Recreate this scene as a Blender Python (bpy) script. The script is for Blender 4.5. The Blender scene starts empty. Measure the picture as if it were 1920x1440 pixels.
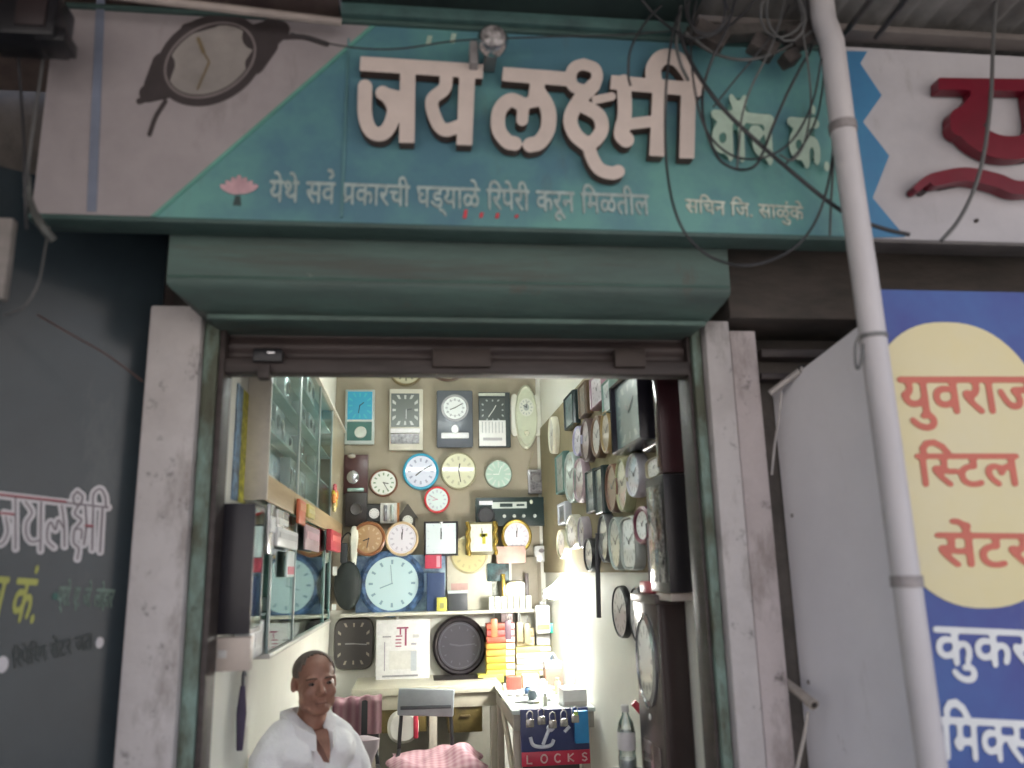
import bpy, bmesh, math, random
import numpy as np
from mathutils import Vector, Matrix
R = math.radians
S = bpy.context.scene
COL = S.collection
random.seed(7)

# ------------------------------------------------------------------ camera, sky, sun, exposure
F, YAW, PITCH, ROLL = 1520.0, R(7.0), R(12.95), R(-1.3)
CAM = Vector((0, -2.4, 1.6))
_f = Vector((math.sin(YAW)*math.cos(PITCH), math.cos(YAW)*math.cos(PITCH), math.sin(PITCH)))
_r = Vector((math.cos(YAW), -math.sin(YAW), 0)); _u = _r.cross(_f)
RT = _r*math.cos(ROLL) + _u*math.sin(ROLL); UP = -_r*math.sin(ROLL) + _u*math.cos(ROLL); FW = _f
cd = bpy.data.cameras.new('camera'); co = bpy.data.objects.new('camera', cd); COL.objects.link(co)
co.matrix_world = Matrix(((RT.x, UP.x, -FW.x, CAM.x), (RT.y, UP.y, -FW.y, CAM.y), (RT.z, UP.z, -FW.z, CAM.z), (0, 0, 0, 1)))
cd.sensor_width = 36; cd.lens = 36*F/1920; cd.clip_start = .05; cd.clip_end = 500
cd.dof.use_dof = True; cd.dof.focus_distance = 4.6; cd.dof.aperture_fstop = 1.5
S.camera = co
W = bpy.data.worlds.new('World'); S.world = W; W.use_nodes = True
wn = W.node_tree.nodes; bg = wn['Background']; sky = wn.new('ShaderNodeTexSky')
sky.sky_type = 'NISHITA'; sky.sun_disc = False; sky.air_density = 1.0; sky.dust_density = 5.0; sky.ozone_density = .6
SUN_E, SUN_AZ = R(58), R(12)          # the sun stands behind the building: the shop front is in open shade
sky.sun_elevation = SUN_E; sky.sun_rotation = SUN_AZ
W.node_tree.links.new(sky.outputs[0], bg.inputs[0]); bg.inputs[1].default_value = .10
sl = bpy.data.lights.new('sun', 'SUN'); sl.energy = 3.0; sl.angle = R(3); sl.color = (1, .95, .88)
so = bpy.data.objects.new('sun', sl); COL.objects.link(so)
sd = Vector((math.sin(SUN_AZ)*math.cos(SUN_E), math.cos(SUN_AZ)*math.cos(SUN_E), math.sin(SUN_E)))
so.rotation_euler = sd.to_track_quat('Z', 'Y').to_euler(); so.location = (0, 0, 12)
S.view_settings.view_transform = 'Standard'; S.view_settings.look = 'None'
S.view_settings.exposure = 2.0; S.view_settings.gamma = 1

# ------------------------------------------------------------------ helpers
def ray(px, py): return RT*((px-960)/F) + UP*((720-py)/F) + FW
def aY(px, py, y):
    d = ray(px, py); return CAM + d*((y-CAM.y)/d.y)
def aX(px, py, x):
    d = ray(px, py); return CAM + d*((x-CAM.x)/d.x)
def aP(px, py, p, n):
    d = ray(px, py); return CAM + d*((p-CAM).dot(n)/d.dot(n))

_m = {}
def mat(col, rough=.6, metal=0, coat=0, var=.12, vs=6, bump=0, col2=None, em=0, spec=.5, name=None, fac=(.35, .65), stretch=None, dirt=None):
    key = (tuple(col), rough, metal, coat, var, vs, bump, col2, em, spec, fac, stretch, dirt)
    if key in _m: return _m[key]
    m = bpy.data.materials.new(name or 'material'); m.use_nodes = True
    n = m.node_tree.nodes; L = m.node_tree.links; p = n['Principled BSDF']
    p.inputs['Roughness'].default_value = rough; p.inputs['Metallic'].default_value = metal
    p.inputs['Specular IOR Level'].default_value = spec
    p.inputs['Coat Weight'].default_value = coat; p.inputs['Coat Roughness'].default_value = .06
    c = (*col, 1)
    p.inputs['Base Color'].default_value = c
    if var > 0 or col2:
        tc = n.new('ShaderNodeTexCoord'); nz = n.new('ShaderNodeTexNoise'); mx = n.new('ShaderNodeMix'); mx.data_type = 'RGBA'
        src = tc.outputs['Object']
        if stretch:
            mp = n.new('ShaderNodeMapping'); mp.inputs['Scale'].default_value = stretch
            L.new(src, mp.inputs[0]); src = mp.outputs[0]
        nz.inputs['Scale'].default_value = vs; nz.inputs['Detail'].default_value = 6; nz.inputs['Roughness'].default_value = .65
        L.new(src, nz.inputs['Vector'])
        rp = n.new('ShaderNodeMapRange'); rp.inputs[1].default_value = fac[0]; rp.inputs[2].default_value = fac[1]
        L.new(nz.outputs['Fac'], rp.inputs[0]); L.new(rp.outputs[0], mx.inputs['Factor'])
        b = col2 if col2 else tuple(x*(1-var*2) for x in col)
        a = col if col2 else tuple(min(1, x*(1+var*.5)) for x in col)
        mx.inputs['A'].default_value = (*a, 1); mx.inputs['B'].default_value = (*b, 1)
        res_ = mx.outputs['Result']
        if dirt:                        # stains, chips and dust with a shape of their own: (scale, threshold, strength, colour, stretch)
            for q_, (ds, th, am, dc, dst) in enumerate(dirt):
                mp2 = n.new('ShaderNodeMapping'); mp2.inputs['Scale'].default_value = dst; mp2.inputs['Location'].default_value = (3.1*q_, 1.7, .4*q_); L.new(tc.outputs['Object'], mp2.inputs[0])
                n2 = n.new('ShaderNodeTexNoise'); n2.inputs['Scale'].default_value = ds; n2.inputs['Detail'].default_value = 9; n2.inputs['Roughness'].default_value = .7; L.new(mp2.outputs[0], n2.inputs['Vector'])
                r2_ = n.new('ShaderNodeMapRange'); r2_.inputs[1].default_value = th; r2_.inputs[2].default_value = th+.10; r2_.inputs[4].default_value = am; L.new(n2.outputs['Fac'], r2_.inputs[0])
                m2_ = n.new('ShaderNodeMix'); m2_.data_type = 'RGBA'; m2_.inputs['B'].default_value = (*dc, 1); L.new(res_, m2_.inputs['A']); L.new(r2_.outputs[0], m2_.inputs['Factor']); res_ = m2_.outputs['Result']
        L.new(res_, p.inputs['Base Color'])
        if bump:
            bp = n.new('ShaderNodeBump'); bp.inputs['Strength'].default_value = bump; bp.inputs['Distance'].default_value = .01
            nb = n.new('ShaderNodeTexNoise'); nb.inputs['Scale'].default_value = vs*6; nb.inputs['Detail'].default_value = 4
            L.new(src, nb.inputs['Vector']); L.new(nb.outputs['Fac'], bp.inputs['Height']); L.new(bp.outputs[0], p.inputs['Normal'])
    if em:
        p.inputs['Emission Color'].default_value = c; p.inputs['Emission Strength'].default_value = em
    _m[key] = m
    return m
def glass_mat(tint=(.8, .95, .92), gloss=.25):
    k = ('glass', tint, gloss)
    if k in _m: return _m[k]
    m = bpy.data.materials.new('glass'); m.use_nodes = True; n = m.node_tree.nodes; L = m.node_tree.links
    n.remove(n['Principled BSDF']); t = n.new('ShaderNodeBsdfTransparent'); g = n.new('ShaderNodeBsdfGlossy'); x = n.new('ShaderNodeMixShader')
    t.inputs[0].default_value = (*tint, 1); g.inputs['Roughness'].default_value = .04; g.inputs[0].default_value = (.9, 1, .98, 1)
    fr = n.new('ShaderNodeFresnel'); fr.inputs[0].default_value = 1.5
    ad = n.new('ShaderNodeMath'); ad.operation = 'ADD'; ad.use_clamp = True; ad.inputs[1].default_value = gloss*.3
    L.new(fr.outputs[0], ad.inputs[0]); L.new(ad.outputs[0], x.inputs[0]); L.new(t.outputs[0], x.inputs[1]); L.new(g.outputs[0], x.inputs[2])
    L.new(x.outputs[0], n['Material Output'].inputs[0]); _m[k] = m
    return m

def dusty_glass():
    m = bpy.data.materials.new('dusty glass'); m.use_nodes = True; n = m.node_tree.nodes; L = m.node_tree.links
    n.remove(n['Principled BSDF']); t = n.new('ShaderNodeBsdfTransparent'); g = n.new('ShaderNodeBsdfGlossy'); x = n.new('ShaderNodeMixShader')
    t.inputs[0].default_value = (.84, .90, .89, 1); g.inputs['Roughness'].default_value = .13; x.inputs[0].default_value = .16
    L.new(t.outputs[0], x.inputs[1]); L.new(g.outputs[0], x.inputs[2]); L.new(x.outputs[0], n['Material Output'].inputs[0]); return m

class MB:
    def __init__(s): s.bm = bmesh.new()
    def box(s, c, d, bev=0, rot=None, taper=None):
        r = bmesh.ops.create_cube(s.bm, size=1); vs = r['verts']
        M = Matrix.Translation(Vector(c)) @ (rot.to_4x4() if rot else Matrix()) @ Matrix.Diagonal((*d, 1))
        if taper:
            for v in vs:
                if v.co.z > 0: v.co.x *= taper[0]; v.co.y *= taper[1]
        bmesh.ops.transform(s.bm, matrix=M, verts=vs)
        if bev:
            es = list({e for v in vs for e in v.link_edges})
            bmesh.ops.bevel(s.bm, geom=es, offset=bev, segments=2, affect='EDGES', profile=.5)
        return s
    def span(s, a, b, bev=0):
        a, b = Vector(a), Vector(b)
        return s.box((a+b)/2, [abs(x) for x in (b-a)], bev)
    def lathe(s, prof, c=(0, 0, 0), axis='z', n=32, sx=1, sz=1, close=True):
        rings = []
        for (r, h) in prof:
            ring = []
            for k in range(n):
                a = 2*math.pi*k/n; x, y = r*math.cos(a)*sx, r*math.sin(a)*sz
                if axis == 'z': p = (x, y, h)
                elif axis == 'y': p = (x, h, y)
                else: p = (h, x, y)
                ring.append(s.bm.verts.new(Vector(p)+Vector(c)))
            rings.append(ring)
        for a, b in zip(rings, rings[1:]):
            for k in range(n): s.bm.faces.new((a[k], a[(k+1) % n], b[(k+1) % n], b[k]))
        if close:
            s.bm.faces.new(rings[0][::-1]); s.bm.faces.new(rings[-1])
        return s
    def tube(s, pts, r, n=8, caps=True):
        pts = [Vector(p) for p in pts]; rs = r if isinstance(r, (list, tuple)) else [r]*len(pts)
        rings = []; up = None
        for i, p in enumerate(pts):
            t = (pts[min(i+1, len(pts)-1)]-pts[max(i-1, 0)]).normalized()
            if up is None: up = t.orthogonal().normalized()
            up = (up - t*up.dot(t)).normalized(); w = t.cross(up)
            rings.append([s.bm.verts.new(p+(up*math.cos(2*math.pi*k/n)+w*math.sin(2*math.pi*k/n))*rs[i]) for k in range(n)])
        for a, b in zip(rings, rings[1:]):
            for k in range(n): s.bm.faces.new((a[k], a[(k+1) % n], b[(k+1) % n], b[k]))
        if caps: s.bm.faces.new(rings[0][::-1]); s.bm.faces.new(rings[-1])
        return s
    def prism(s, poly, fn, n):          # poly 2D, fn maps 2D -> 3D, n thickness vector (pointing back)
        n = Vector(n)
        f = [s.bm.verts.new(fn(*p)) for p in poly]; b = [s.bm.verts.new(fn(*p)+n) for p in poly]
        s.bm.faces.new(f); s.bm.faces.new(b[::-1])
        for k in range(len(f)):
            j = (k+1) % len(f); s.bm.faces.new((f[j], f[k], b[k], b[j]))
        return s
    def ball(s, c, r, sub=3):
        q = bmesh.ops.create_uvsphere(s.bm, u_segments=8*sub, v_segments=5*sub, radius=1)
        rr = r if isinstance(r, (list, tuple)) else (r, r, r)
        bmesh.ops.transform(s.bm, matrix=Matrix.Translation(Vector(c)) @ Matrix.Diagonal((*rr, 1)), verts=q['verts'])
        return s
    def build(s, name, m, parent=None, smooth=None):
        bmesh.ops.recalc_face_normals(s.bm, faces=s.bm.faces)
        me = bpy.data.meshes.new(name); s.bm.to_mesh(me); s.bm.free()
        o = bpy.data.objects.new(name, me); COL.objects.link(o)
        if m: me.materials.append(m)
        if parent: o.parent = parent
        if smooth is not False:
            me.shade_smooth()
            try: me.set_sharp_from_angle(angle=R(38 if smooth is None else smooth))
            except Exception: pass
        return o
def tag(o, label=None, cat=None, group=None, kind=None):
    if label: o['label'] = label
    if cat: o['category'] = cat
    if group: o['group'] = group
    if kind: o['kind'] = kind
    return o
def thing(name, label, cat, loc=(0, 0, 0), rz=0, group=None):
    o = bpy.data.objects.new(name, None); COL.objects.link(o); o.empty_display_size = .05
    o.location = loc; o.rotation_euler = (0, 0, rz)
    return tag(o, label, cat, group)
def smooth_path(pts, k=8):
    P = [Vector(p) for p in pts]; P = [P[0]*2-P[1]] + P + [P[-1]*2-P[-2]]; out = []
    for i in range(1, len(P)-2):
        a, b, c, d = P[i-1:i+3]
        for j in range(k):
            t = j/k; out.append(.5*((2*b)+(c-a)*t+(2*a-5*b+4*c-d)*t*t+(3*b-a-3*c+d)*t**3))
    return out + [P[-2]]

# ---- lettering: strokes or font glyphs are turned into one field, and its outline into a solid
def seg_d(X, Y, a, b, flat, w):
    ax, ay = a; bx, by = b; dx, dy = bx-ax, by-ay; L = math.hypot(dx, dy)+1e-9
    ux, uy = dx/L, dy/L; px, py = X-ax, Y-ay
    t = px*ux+py*uy; n = np.abs(-px*uy+py*ux)
    if flat:
        q = np.maximum(np.abs(t-L/2)-L/2, n-w/2)
        return q
    tc = np.clip(t, 0, L)
    return np.hypot(px-tc*ux, py-tc*uy)-w/2
def outline_solid(mb, D, x0, y0, st, fn, nvec, side=0):
    ny, nx = D.shape; bm = mb.bm; vid = {}; nvec = Vector(nvec)
    def V(key, x, y):
        if key not in vid: vid[key] = bm.verts.new(fn(x0+x*st, y0+y*st))
        return vid[key]
    front = []
    for j in range(ny-1):
        for i in range(nx-1):
            c = [(i, j), (i+1, j), (i+1, j+1), (i, j+1)]; v = [D[q[1], q[0]] for q in c]
            if all(t >= 0 for t in v): continue
            poly = []
            for k in range(4):
                a, b = c[k], c[(k+1) % 4]; va, vb = v[k], v[(k+1) % 4]
                if va < 0: poly.append(V(a, *a))
                if (va < 0) != (vb < 0):
                    t = va/(va-vb); t = min(.98, max(.02, t)); key = (min(a, b), max(a, b))
                    poly.append(V(key, a[0]+(b[0]-a[0])*t, a[1]+(b[1]-a[1])*t))
            if len(poly) >= 3:
                try: front.append(bm.faces.new(poly))
                except ValueError: pass
    bmesh.ops.recalc_face_normals(bm, faces=front)
    es = [e for e in bm.edges if len(e.link_faces) == 1 and any(f in set() or True for f in e.link_faces)]
    fs = set(front); es = [e for e in es if e.link_faces[0] in fs]
    back = {}
    for e in es:
        for v in e.verts:
            if v not in back: back[v] = bm.verts.new(v.co+nvec)
    for e in es:
        a, b = e.verts; bm.faces.new((a, b, back[b], back[a])).material_index = side
    bmesh.ops.dissolve_limit(bm, angle_limit=R(3), verts=list(bm.verts), edges=list(bm.edges), delimit={'MATERIAL'})
def strokes_solid(name, strokes, fn, nvec, m, parent, st=1.5, grow=0, side=None):
    pts = [p for w, q, fl in strokes for p in q]; mw = max(w for w, q, fl in strokes)
    x0 = min(p[0] for p in pts)-mw; x1 = max(p[0] for p in pts)+mw; y0 = min(p[1] for p in pts)-mw; y1 = max(p[1] for p in pts)+mw
    X, Y = np.meshgrid(np.arange(x0, x1, st), np.arange(y0, y1, st)); D = np.full(X.shape, 1e9)
    for w, q, fl in strokes:
        if len(q) > 2: q = [tuple(p[:2]) for p in smooth_path([(*p, 0) for p in q], 6)]
        for a, b in zip(q, q[1:]): D = np.minimum(D, seg_d(X, Y, a, b, fl, w))
    mb = MB(); outline_solid(mb, D-grow, x0, y0, st, fn, nvec, 1 if side else 0)
    o = mb.build(name, m, parent, smooth=False)
    if side: o.data.materials.append(side)
    return o
_g = {}
def glyph(ch):
    if ch not in _g:
        c = bpy.data.curves.new('t', 'FONT'); c.body = ch; c.size = 1; o = bpy.data.objects.new('t', c); COL.objects.link(o)
        me = bpy.data.meshes.new_from_object(o.evaluated_get(bpy.context.evaluated_depsgraph_get()))
        me.calc_loop_triangles(); v = np.array([q.co[:2] for q in me.vertices]); t = [tuple(q.vertices) for q in me.loop_triangles]
        def width(s):
            c.body = s; bpy.context.view_layer.update()
            w = o.evaluated_get(bpy.context.evaluated_depsgraph_get()); mm = bpy.data.meshes.new_from_object(w); xs = [q.co.x for q in mm.vertices]
            r = max(xs); bpy.data.meshes.remove(mm); return r
        adv = width('|'+ch+'|')-width('||')
        bpy.data.objects.remove(o); bpy.data.curves.remove(c); bpy.data.meshes.remove(me); _g[ch] = (v, t, adv)
    return _g[ch]
IM = ('stroke', [(-.09, .60), (-.10, .74), (-.02, .84), (.12, .86), (.26, .78), (.36, .64)])
def text_solid(name, toks, p0, p1, pb, plane, nvec, m, parent, bold=.02, res=.028):
    """toks: string, or a list of strings / ('half', ch) / ('stroke', [(x, y)...]); p0-p1 pixel run of the head line, pb pixel on the base line."""
    items = []; pen = 0; strokes = []
    tk2 = []
    for tk in toks:
        if isinstance(tk, str) and 'ि' in tk:
            for ch in tk:
                if ch == 'ि': tk2 += ['ा', IM]
                else: tk2.append(ch)
        else: tk2.append(tk)
    for tk in tk2:
        if isinstance(tk, tuple) and tk[0] == 'stroke': strokes.append([(pen+x, y) for x, y in tk[1]]); continue
        half = isinstance(tk, tuple); chars = tk[1] if half else tk
        for ch in chars:
            if ch == ' ': pen += .3; continue
            v, t, adv = glyph(ch); clip = None
            if half: clip = v[:, 0].max()-.2; adv = clip-.02
            items.append((v, t, pen, clip)); pen += adv
    H = glyph('ज')[0][:, 1].max()
    x0, x1, y0, y1 = -.2, pen+.2, -.45, 1.15
    X, Y = np.meshgrid(np.arange(x0, x1, res), np.arange(y0, y1, res)); D = np.full(X.shape, 1e9)
    ss = [(dx, dy) for dx in (-.375, -.125, .125, .375) for dy in (-.375, -.125, .125, .375)]
    cov = np.zeros(X.shape)
    for v, t, px, clip in items:
        for (a, b, c) in t:
            A, B, C = v[a]+(px, 0), v[b]+(px, 0), v[c]+(px, 0)
            den = (B[1]-C[1])*(A[0]-C[0])+(C[0]-B[0])*(A[1]-C[1])
            if abs(den) < 1e-9: continue
            lo = np.minimum(np.minimum(A, B), C); hi = np.maximum(np.maximum(A, B), C)
            i0, i1 = int((lo[0]-x0)/res)-1, int((hi[0]-x0)/res)+2; j0, j1 = int((lo[1]-y0)/res)-1, int((hi[1]-y0)/res)+2
            if i0 < 0 or j0 < 0: i0, j0 = max(i0, 0), max(j0, 0)
            xs, ys = X[j0:j1, i0:i1], Y[j0:j1, i0:i1]
            for dx, dy in ss:
                qx, qy = xs+dx*res, ys+dy*res
                l1 = ((B[1]-C[1])*(qx-C[0])+(C[0]-B[0])*(qy-C[1]))/den; l2 = ((C[1]-A[1])*(qx-C[0])+(A[0]-C[0])*(qy-C[1]))/den
                k = (l1 >= 0) & (l2 >= 0) & (l1+l2 <= 1)
                if clip is not None: k &= (qx < px+clip)
                cov[j0:j1, i0:i1] += k/16
    cov = np.minimum(cov, 1)
    nb = max(1, int(round(bold/res*2)))
    pad = np.pad(cov, nb); bl = np.zeros_like(cov); wsum = 0
    for dy in range(-nb, nb+1):
        for dx in range(-nb, nb+1):
            w = max(0, nb+.5-math.hypot(dx, dy)); wsum += w
            bl += w*pad[nb+dy:nb+dy+cov.shape[0], nb+dx:nb+dx+cov.shape[1]]
    D = .3-bl/wsum if bold > 0 else .5-cov
    for q in strokes:
        for a, b in zip(q, q[1:]): D = np.minimum(D, seg_d(X, Y, a, b, False, .09+bold)*8)
    O = plane(*p0); U = plane(*p1)-O; B = plane(*pb); Vd = (O-B); ln = U.length; U = U/pen
    un = U.normalized(); Vv = Vd-un*Vd.dot(un); Vv = Vv/H
    mb = MB(); outline_solid(mb, D, x0, y0, res, lambda x, y: O+U*x+Vv*(y-H), nvec)
    return mb.build(name, m, parent, smooth=False)

# ------------------------------------------------------------------ materials
BR, GR = (.13, .10, .08), (.07, .065, .06)
DP = ((5, .53, .5, BR, (1, 1, .35)), (16, .59, .75, GR, (1, 1, .8)), (40, .66, .8, (.05, .045, .04), (1, 1, 1)))
WHITE_PAINT = mat((.53, .50, .495), .75, var=.10, vs=4, bump=.35, col2=(.41, .38, .375), name='worn white paint', fac=(.42, .75), dirt=DP)
PINK_PAINT = mat((.50, .445, .445), .75, vs=5, bump=.35, col2=(.39, .34, .335), name='worn pinkish paint', fac=(.4, .75), dirt=DP)
GREEN_DIRTY = mat((.21, .31, .27), .75, vs=9, bump=.5, col2=(.09, .10, .07), name='flaking green paint', fac=(.36, .58), stretch=(1, 1, .45), dirt=((7, .54, .8, (.06, .055, .035), (1, 1, .3)), (30, .6, .7, (.04, .04, .03), (1, 1, .6))))
BOX_GREEN = mat((.078, .135, .118), .62, vs=3, bump=.3, col2=(.055, .08, .074), name='painted green sheet', fac=(.38, .66), stretch=(.5, 1, 3), dirt=((2.5, .52, .55, (.065, .06, .05), (.35, 1, 5)), (9, .60, .6, (.09, .06, .045), (1, 1, .35)), (30, .66, .6, (.2, .24, .21), (1, 1, 1))))
DARK_STEEL = mat((.055, .042, .04), .55, vs=5, col2=(.03, .022, .02), name='dark rusty steel', stretch=(1, 1, 6))
CONCRETE_DARK = mat((.12, .105, .095), .9, vs=4, bump=.5, col2=(.06, .055, .05), name='grimy concrete')
IN_WALL = mat((.74, .74, .67), .7, var=.03, vs=2, name='cream emulsion')
BOARD = mat((.35, .31, .235), .8, var=.06, vs=3, name='khaki display board')
BLACK = mat((.012, .012, .015), .35, var=0, name='black plastic')
WIRE = mat((.036, .036, .040), .5, var=0, name='black cable')
WIRE_G = mat((.11, .11, .11), .55, var=0, name='grey cable')
CHROME = mat((.6, .6, .62), .2, 1, var=0, name='chrome')
GOLD = mat((.55, .40, .10), .25, .85, var=.1, vs=20, name='gilt plastic')
WOOD = mat((.42, .31, .17), .5, vs=8, col2=(.33, .23, .12), name='light wood', stretch=(1, .2, 4))
GLASS = glass_mat((.74, .93, .90), .08)

# ------------------------------------------------------------------ setting
XL, XR, YB, FL = aY(628, 800, 3.6).x, aY(1013, 760, 3.6).x, 3.6, .12
YF = 0.0
MB().box((0, 0, -.05), (120, 120, .1)).build('street', mat((.26, .25, .235), .9, vs=2, bump=.4, col2=(.20, .19, .18), name='dusty concrete street')).__setitem__('kind', 'structure')
tag(MB().span((XL-.1, .02, 0), (XR+.1, YB+.1, FL)).build('shop_floor', mat((.35, .33, .3), .4, vs=3, name='floor tiles')), kind='structure')
ZC = 3.12
tag(MB().span((XL-.1, .14, ZC), (XR+.1, YB+.1, ZC+.12)).build('shop_ceiling', IN_WALL), kind='structure')
tag(MB().span((XL-.12, .14, FL), (XL, YB, ZC)).build('shop_wall', IN_WALL), 'cream side wall on the left inside the shop, behind the glass cabinets and the seated man', 'wall')
tag(MB().span((XR, .16, FL), (XR+.12, YB, ZC)).build('shop_wall', IN_WALL), 'cream side wall on the right inside the shop, below the board of side-on clocks', 'wall')
tag(MB().span((XL-.12, YB, FL), (XR+.12, YB+.12, ZC)).build('shop_wall', IN_WALL), 'cream rear wall of the shop, seen bare beside the black octagonal clock', 'wall')

def BY(px, py, off=0): return aY(px, py, YB-off)
# khaki display board on the rear wall
a, b = BY(628, 690, .015), BY(1012, 1000, .015)
tag(MB().span((XL+.004, YB-.016, BY(800, 1140).z), (b.x, YB-.001, ZC-.01)).build('display_board', BOARD), 'khaki brown board covering the upper rear wall, hung with rows of clocks', 'board')

# row of buildings across the street (behind the photographer), sunlit: their bounce lights the shop fronts
ob = thing('building', 'pale plastered building across the street behind the photographer', 'building', (0, -13, 0))
MB().box((0, -3, 4), (40, 6, 8)).build('wall', mat((.46, .45, .45), .85, vs=1, name='pale plaster'), ob)
for k in range(8):
    for z in (1.4, 5.2): MB().box((-14+k*4, .03, z), (1.4, .06, 1.8 if z > 3 else 2.6), .02).build('window' if z > 3 else 'door', mat((.06, .07, .08), .2, var=0, name='dark window'), ob)
# ---------------- facade
def face(px, py, y=YF): return aY(px, py, y)
gb = 0.0
xp0, xp1 = face(247, 1000).x, face(352, 1000).x
zt = face(320, 572).z
tag(MB().span((xp0, 0, 0), (xp1, .22, zt), .008).build('pillar', WHITE_PAINT), 'worn white pillar between the dark glass panel and the shop opening', 'pillar')
xg1 = face(400, 1000, .03).x
g = thing('shutter_guide', 'dirty green steel shutter channel beside the white pillar on the left', 'shutter guide', (xp1, 0, 0))
MB().span((.003, .03, 0), (xg1-xp1-.018, .17, zt-.02), .003).build('channel', GREEN_DIRTY, g)
MB().span((xg1-xp1-.017, .04, 0), (xg1-xp1, .15, zt-.02), .002).build('inner_lip', DARK_STEEL, g)
# right hand side
xq0, xq1 = face(1352, 1000).x - .035, face(1395, 1000).x
q = thing('shutter_guide', 'dirty green steel shutter channel at the right edge of the shop opening', 'shutter guide', (xq0, 0, 0))
zq = face(1340, 600).z
xa, xb2, xc = face(1352, 1000).x, face(1403, 1000).x, face(1455, 1000).x
MB().span((0, .03, 0), (xa-xq0-.006, .15, zq), .003).build('channel', GREEN_DIRTY, q)
MB().span((-.012, .05, 0), (-.001, .16, zq), .002).build('inner_lip', DARK_STEEL, q)
p = thing('pillar', 'pinkish white ribbed pillar between the shop opening and the grey side panel', 'pillar', (xa, 0, 0))
MB().span((0, 0, 0), (xb2-xa-.004, .2, zq-.002), .006).build('front_face', WHITE_PAINT, p)
MB().span((xb2-xa, .012, 0), (xc-xa, .2, zq-.03), .006).build('rib', PINK_PAINT, p)
# building wall behind everything above and beside the opening
wl = thing('facade_wall', 'dark grimy concrete front wall above and beside the shop opening', 'wall')
MB().span((-6, .24, 2.3), (7, .5, 6)).build('upper_wall', CONCRETE_DARK, wl)
MB().span((xc+.001, .12, 0), (7, .5, 2.299)).build('side_wall', CONCRETE_DARK, wl)
MB().span((-6, .24, 0), (XL-.14, .5, 2.299)).build('side_wall', mat((.03, .03, .032), .8, name='black recess'), wl)
MB().span((XL-.13, .3, 2.301), (XR+.13, .32, ZC+.2)).build('lining', CONCRETE_DARK, wl)
# concrete lintel right of the shutter box
zl0, zl1 = face(1500, 598, -.02).z, face(1500, 445, -.02).z
tag(MB().span((face(1362, 520, -.02).x, -.02, zl0), (4, .235, 2.62), .01).build('lintel', mat((.11, .09, .08), .85, vs=4, bump=.4, col2=(.055, .05, .045), name='stained lintel', stretch=(.6, 1, 2))), 'stained brown lintel under the signs, right of the green shutter box', 'lintel')
for k, (x0, y0, x1, y1) in enumerate([(1425, 655, 1560, 672), (1425, 700, 1500, 712)]):
    A, B = face(x0, y0, .06), face(x1, y1, .06)
    tag(MB().span((A.x, .05, B.z), (B.x, .118, A.z), .003).build('iron_bar', DARK_STEEL), ['upper dark iron bar in the shadow under the brown lintel', 'lower dark iron bar in the shadow behind the white latch rod'][k], 'bar')

# shutter box: sheet metal housing with a sloped lower front
sb = thing('shutter_box', 'long green sheet metal housing of the rolling shutter under the shop sign', 'shutter box', (0, 0, 0))
yb = -.21
L0, R0 = face(314, 500, yb).x, face(1366, 500, yb).x
zb_top, zb_bend, zb_low = 2.60, face(840, 541, yb).z, face(850, 597, yb+.10).z
prof = [(yb, zb_top), (yb, zb_bend+.012), (yb+.006, zb_bend), (yb+.018, zb_bend-.012), (yb+.10, zb_low), (yb+.42, zb_low), (yb+.42, zb_top)]
mb = MB(); inset = {4: .085, 3: .012, 5: .085}; insr = {4: .04, 3: .006, 5: .04}
n = len(prof)
f0 = [mb.bm.verts.new((L0+inset.get(i, 0), y, z)) for i, (y, z) in enumerate(prof)]; f1 = [mb.bm.verts.new((R0-insr.get(i, 0), y, z)) for i, (y, z) in enumerate(prof)]
mb.bm.faces.new(f0[::-1]); mb.bm.faces.new(f1)
for i in range(n): j = (i+1) % n; mb.bm.faces.new((f0[i], f0[j], f1[j], f1[i]))
mb.build('housing', BOX_GREEN, sb)
MB().span((L0+.005, yb-.004, zb_bend+.016), (R0-.005, yb-.001, zb_bend+.024), .001).build('fold_seam', mat((.05, .11, .09), .5, name='seam green'), sb)
MB().span((L0+.09, yb+.085, zb_low-.016), (R0-.05, yb+.105, zb_low-.001), .003).build('bottom_lip', mat((.10, .165, .14), .7, vs=6, col2=(.055, .08, .07), name='worn lip', stretch=(.5, 1, 1)), sb)
# rolled shutter: lower slats and bottom rail
zs0 = face(850, 702, .06).z; zs1 = zb_low+.04
sh = thing('rolling_shutter', 'dark brown rolling shutter drawn up, its bottom rail above the bright shop', 'shutter', (0, 0, 0))
X0, X1 = xg1-.03, xq0+.03
mb = MB(); nz = 60; rows = []
for k in range(nz+1):
    z = zs0+.045+(zs1-zs0-.045)*k/nz; y = .085+.007*math.cos((z-zs0)*2*math.pi/.062)
    rows.append((mb.bm.verts.new((X0, y, z)), mb.bm.verts.new((X1, y, z)), mb.bm.verts.new((X1, y+.006, z)), mb.bm.verts.new((X0, y+.006, z))))
for a_, b_ in zip(rows, rows[1:]):
    for i in range(4): j = (i+1) % 4; mb.bm.faces.new((a_[i], a_[j], b_[j], b_[i]))
mb.bm.faces.new(rows[0]); mb.bm.faces.new(rows[-1][::-1])
mb.build('slats', mat((.075, .055, .052), .5, vs=4, col2=(.04, .03, .03), name='brown shutter slats', stretch=(.6, 1, 5)), sh)
MB().span((X0, .05, zs0), (X1, .115, zs0+.045), .004).build('bottom_rail', DARK_STEEL, sh)
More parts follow.
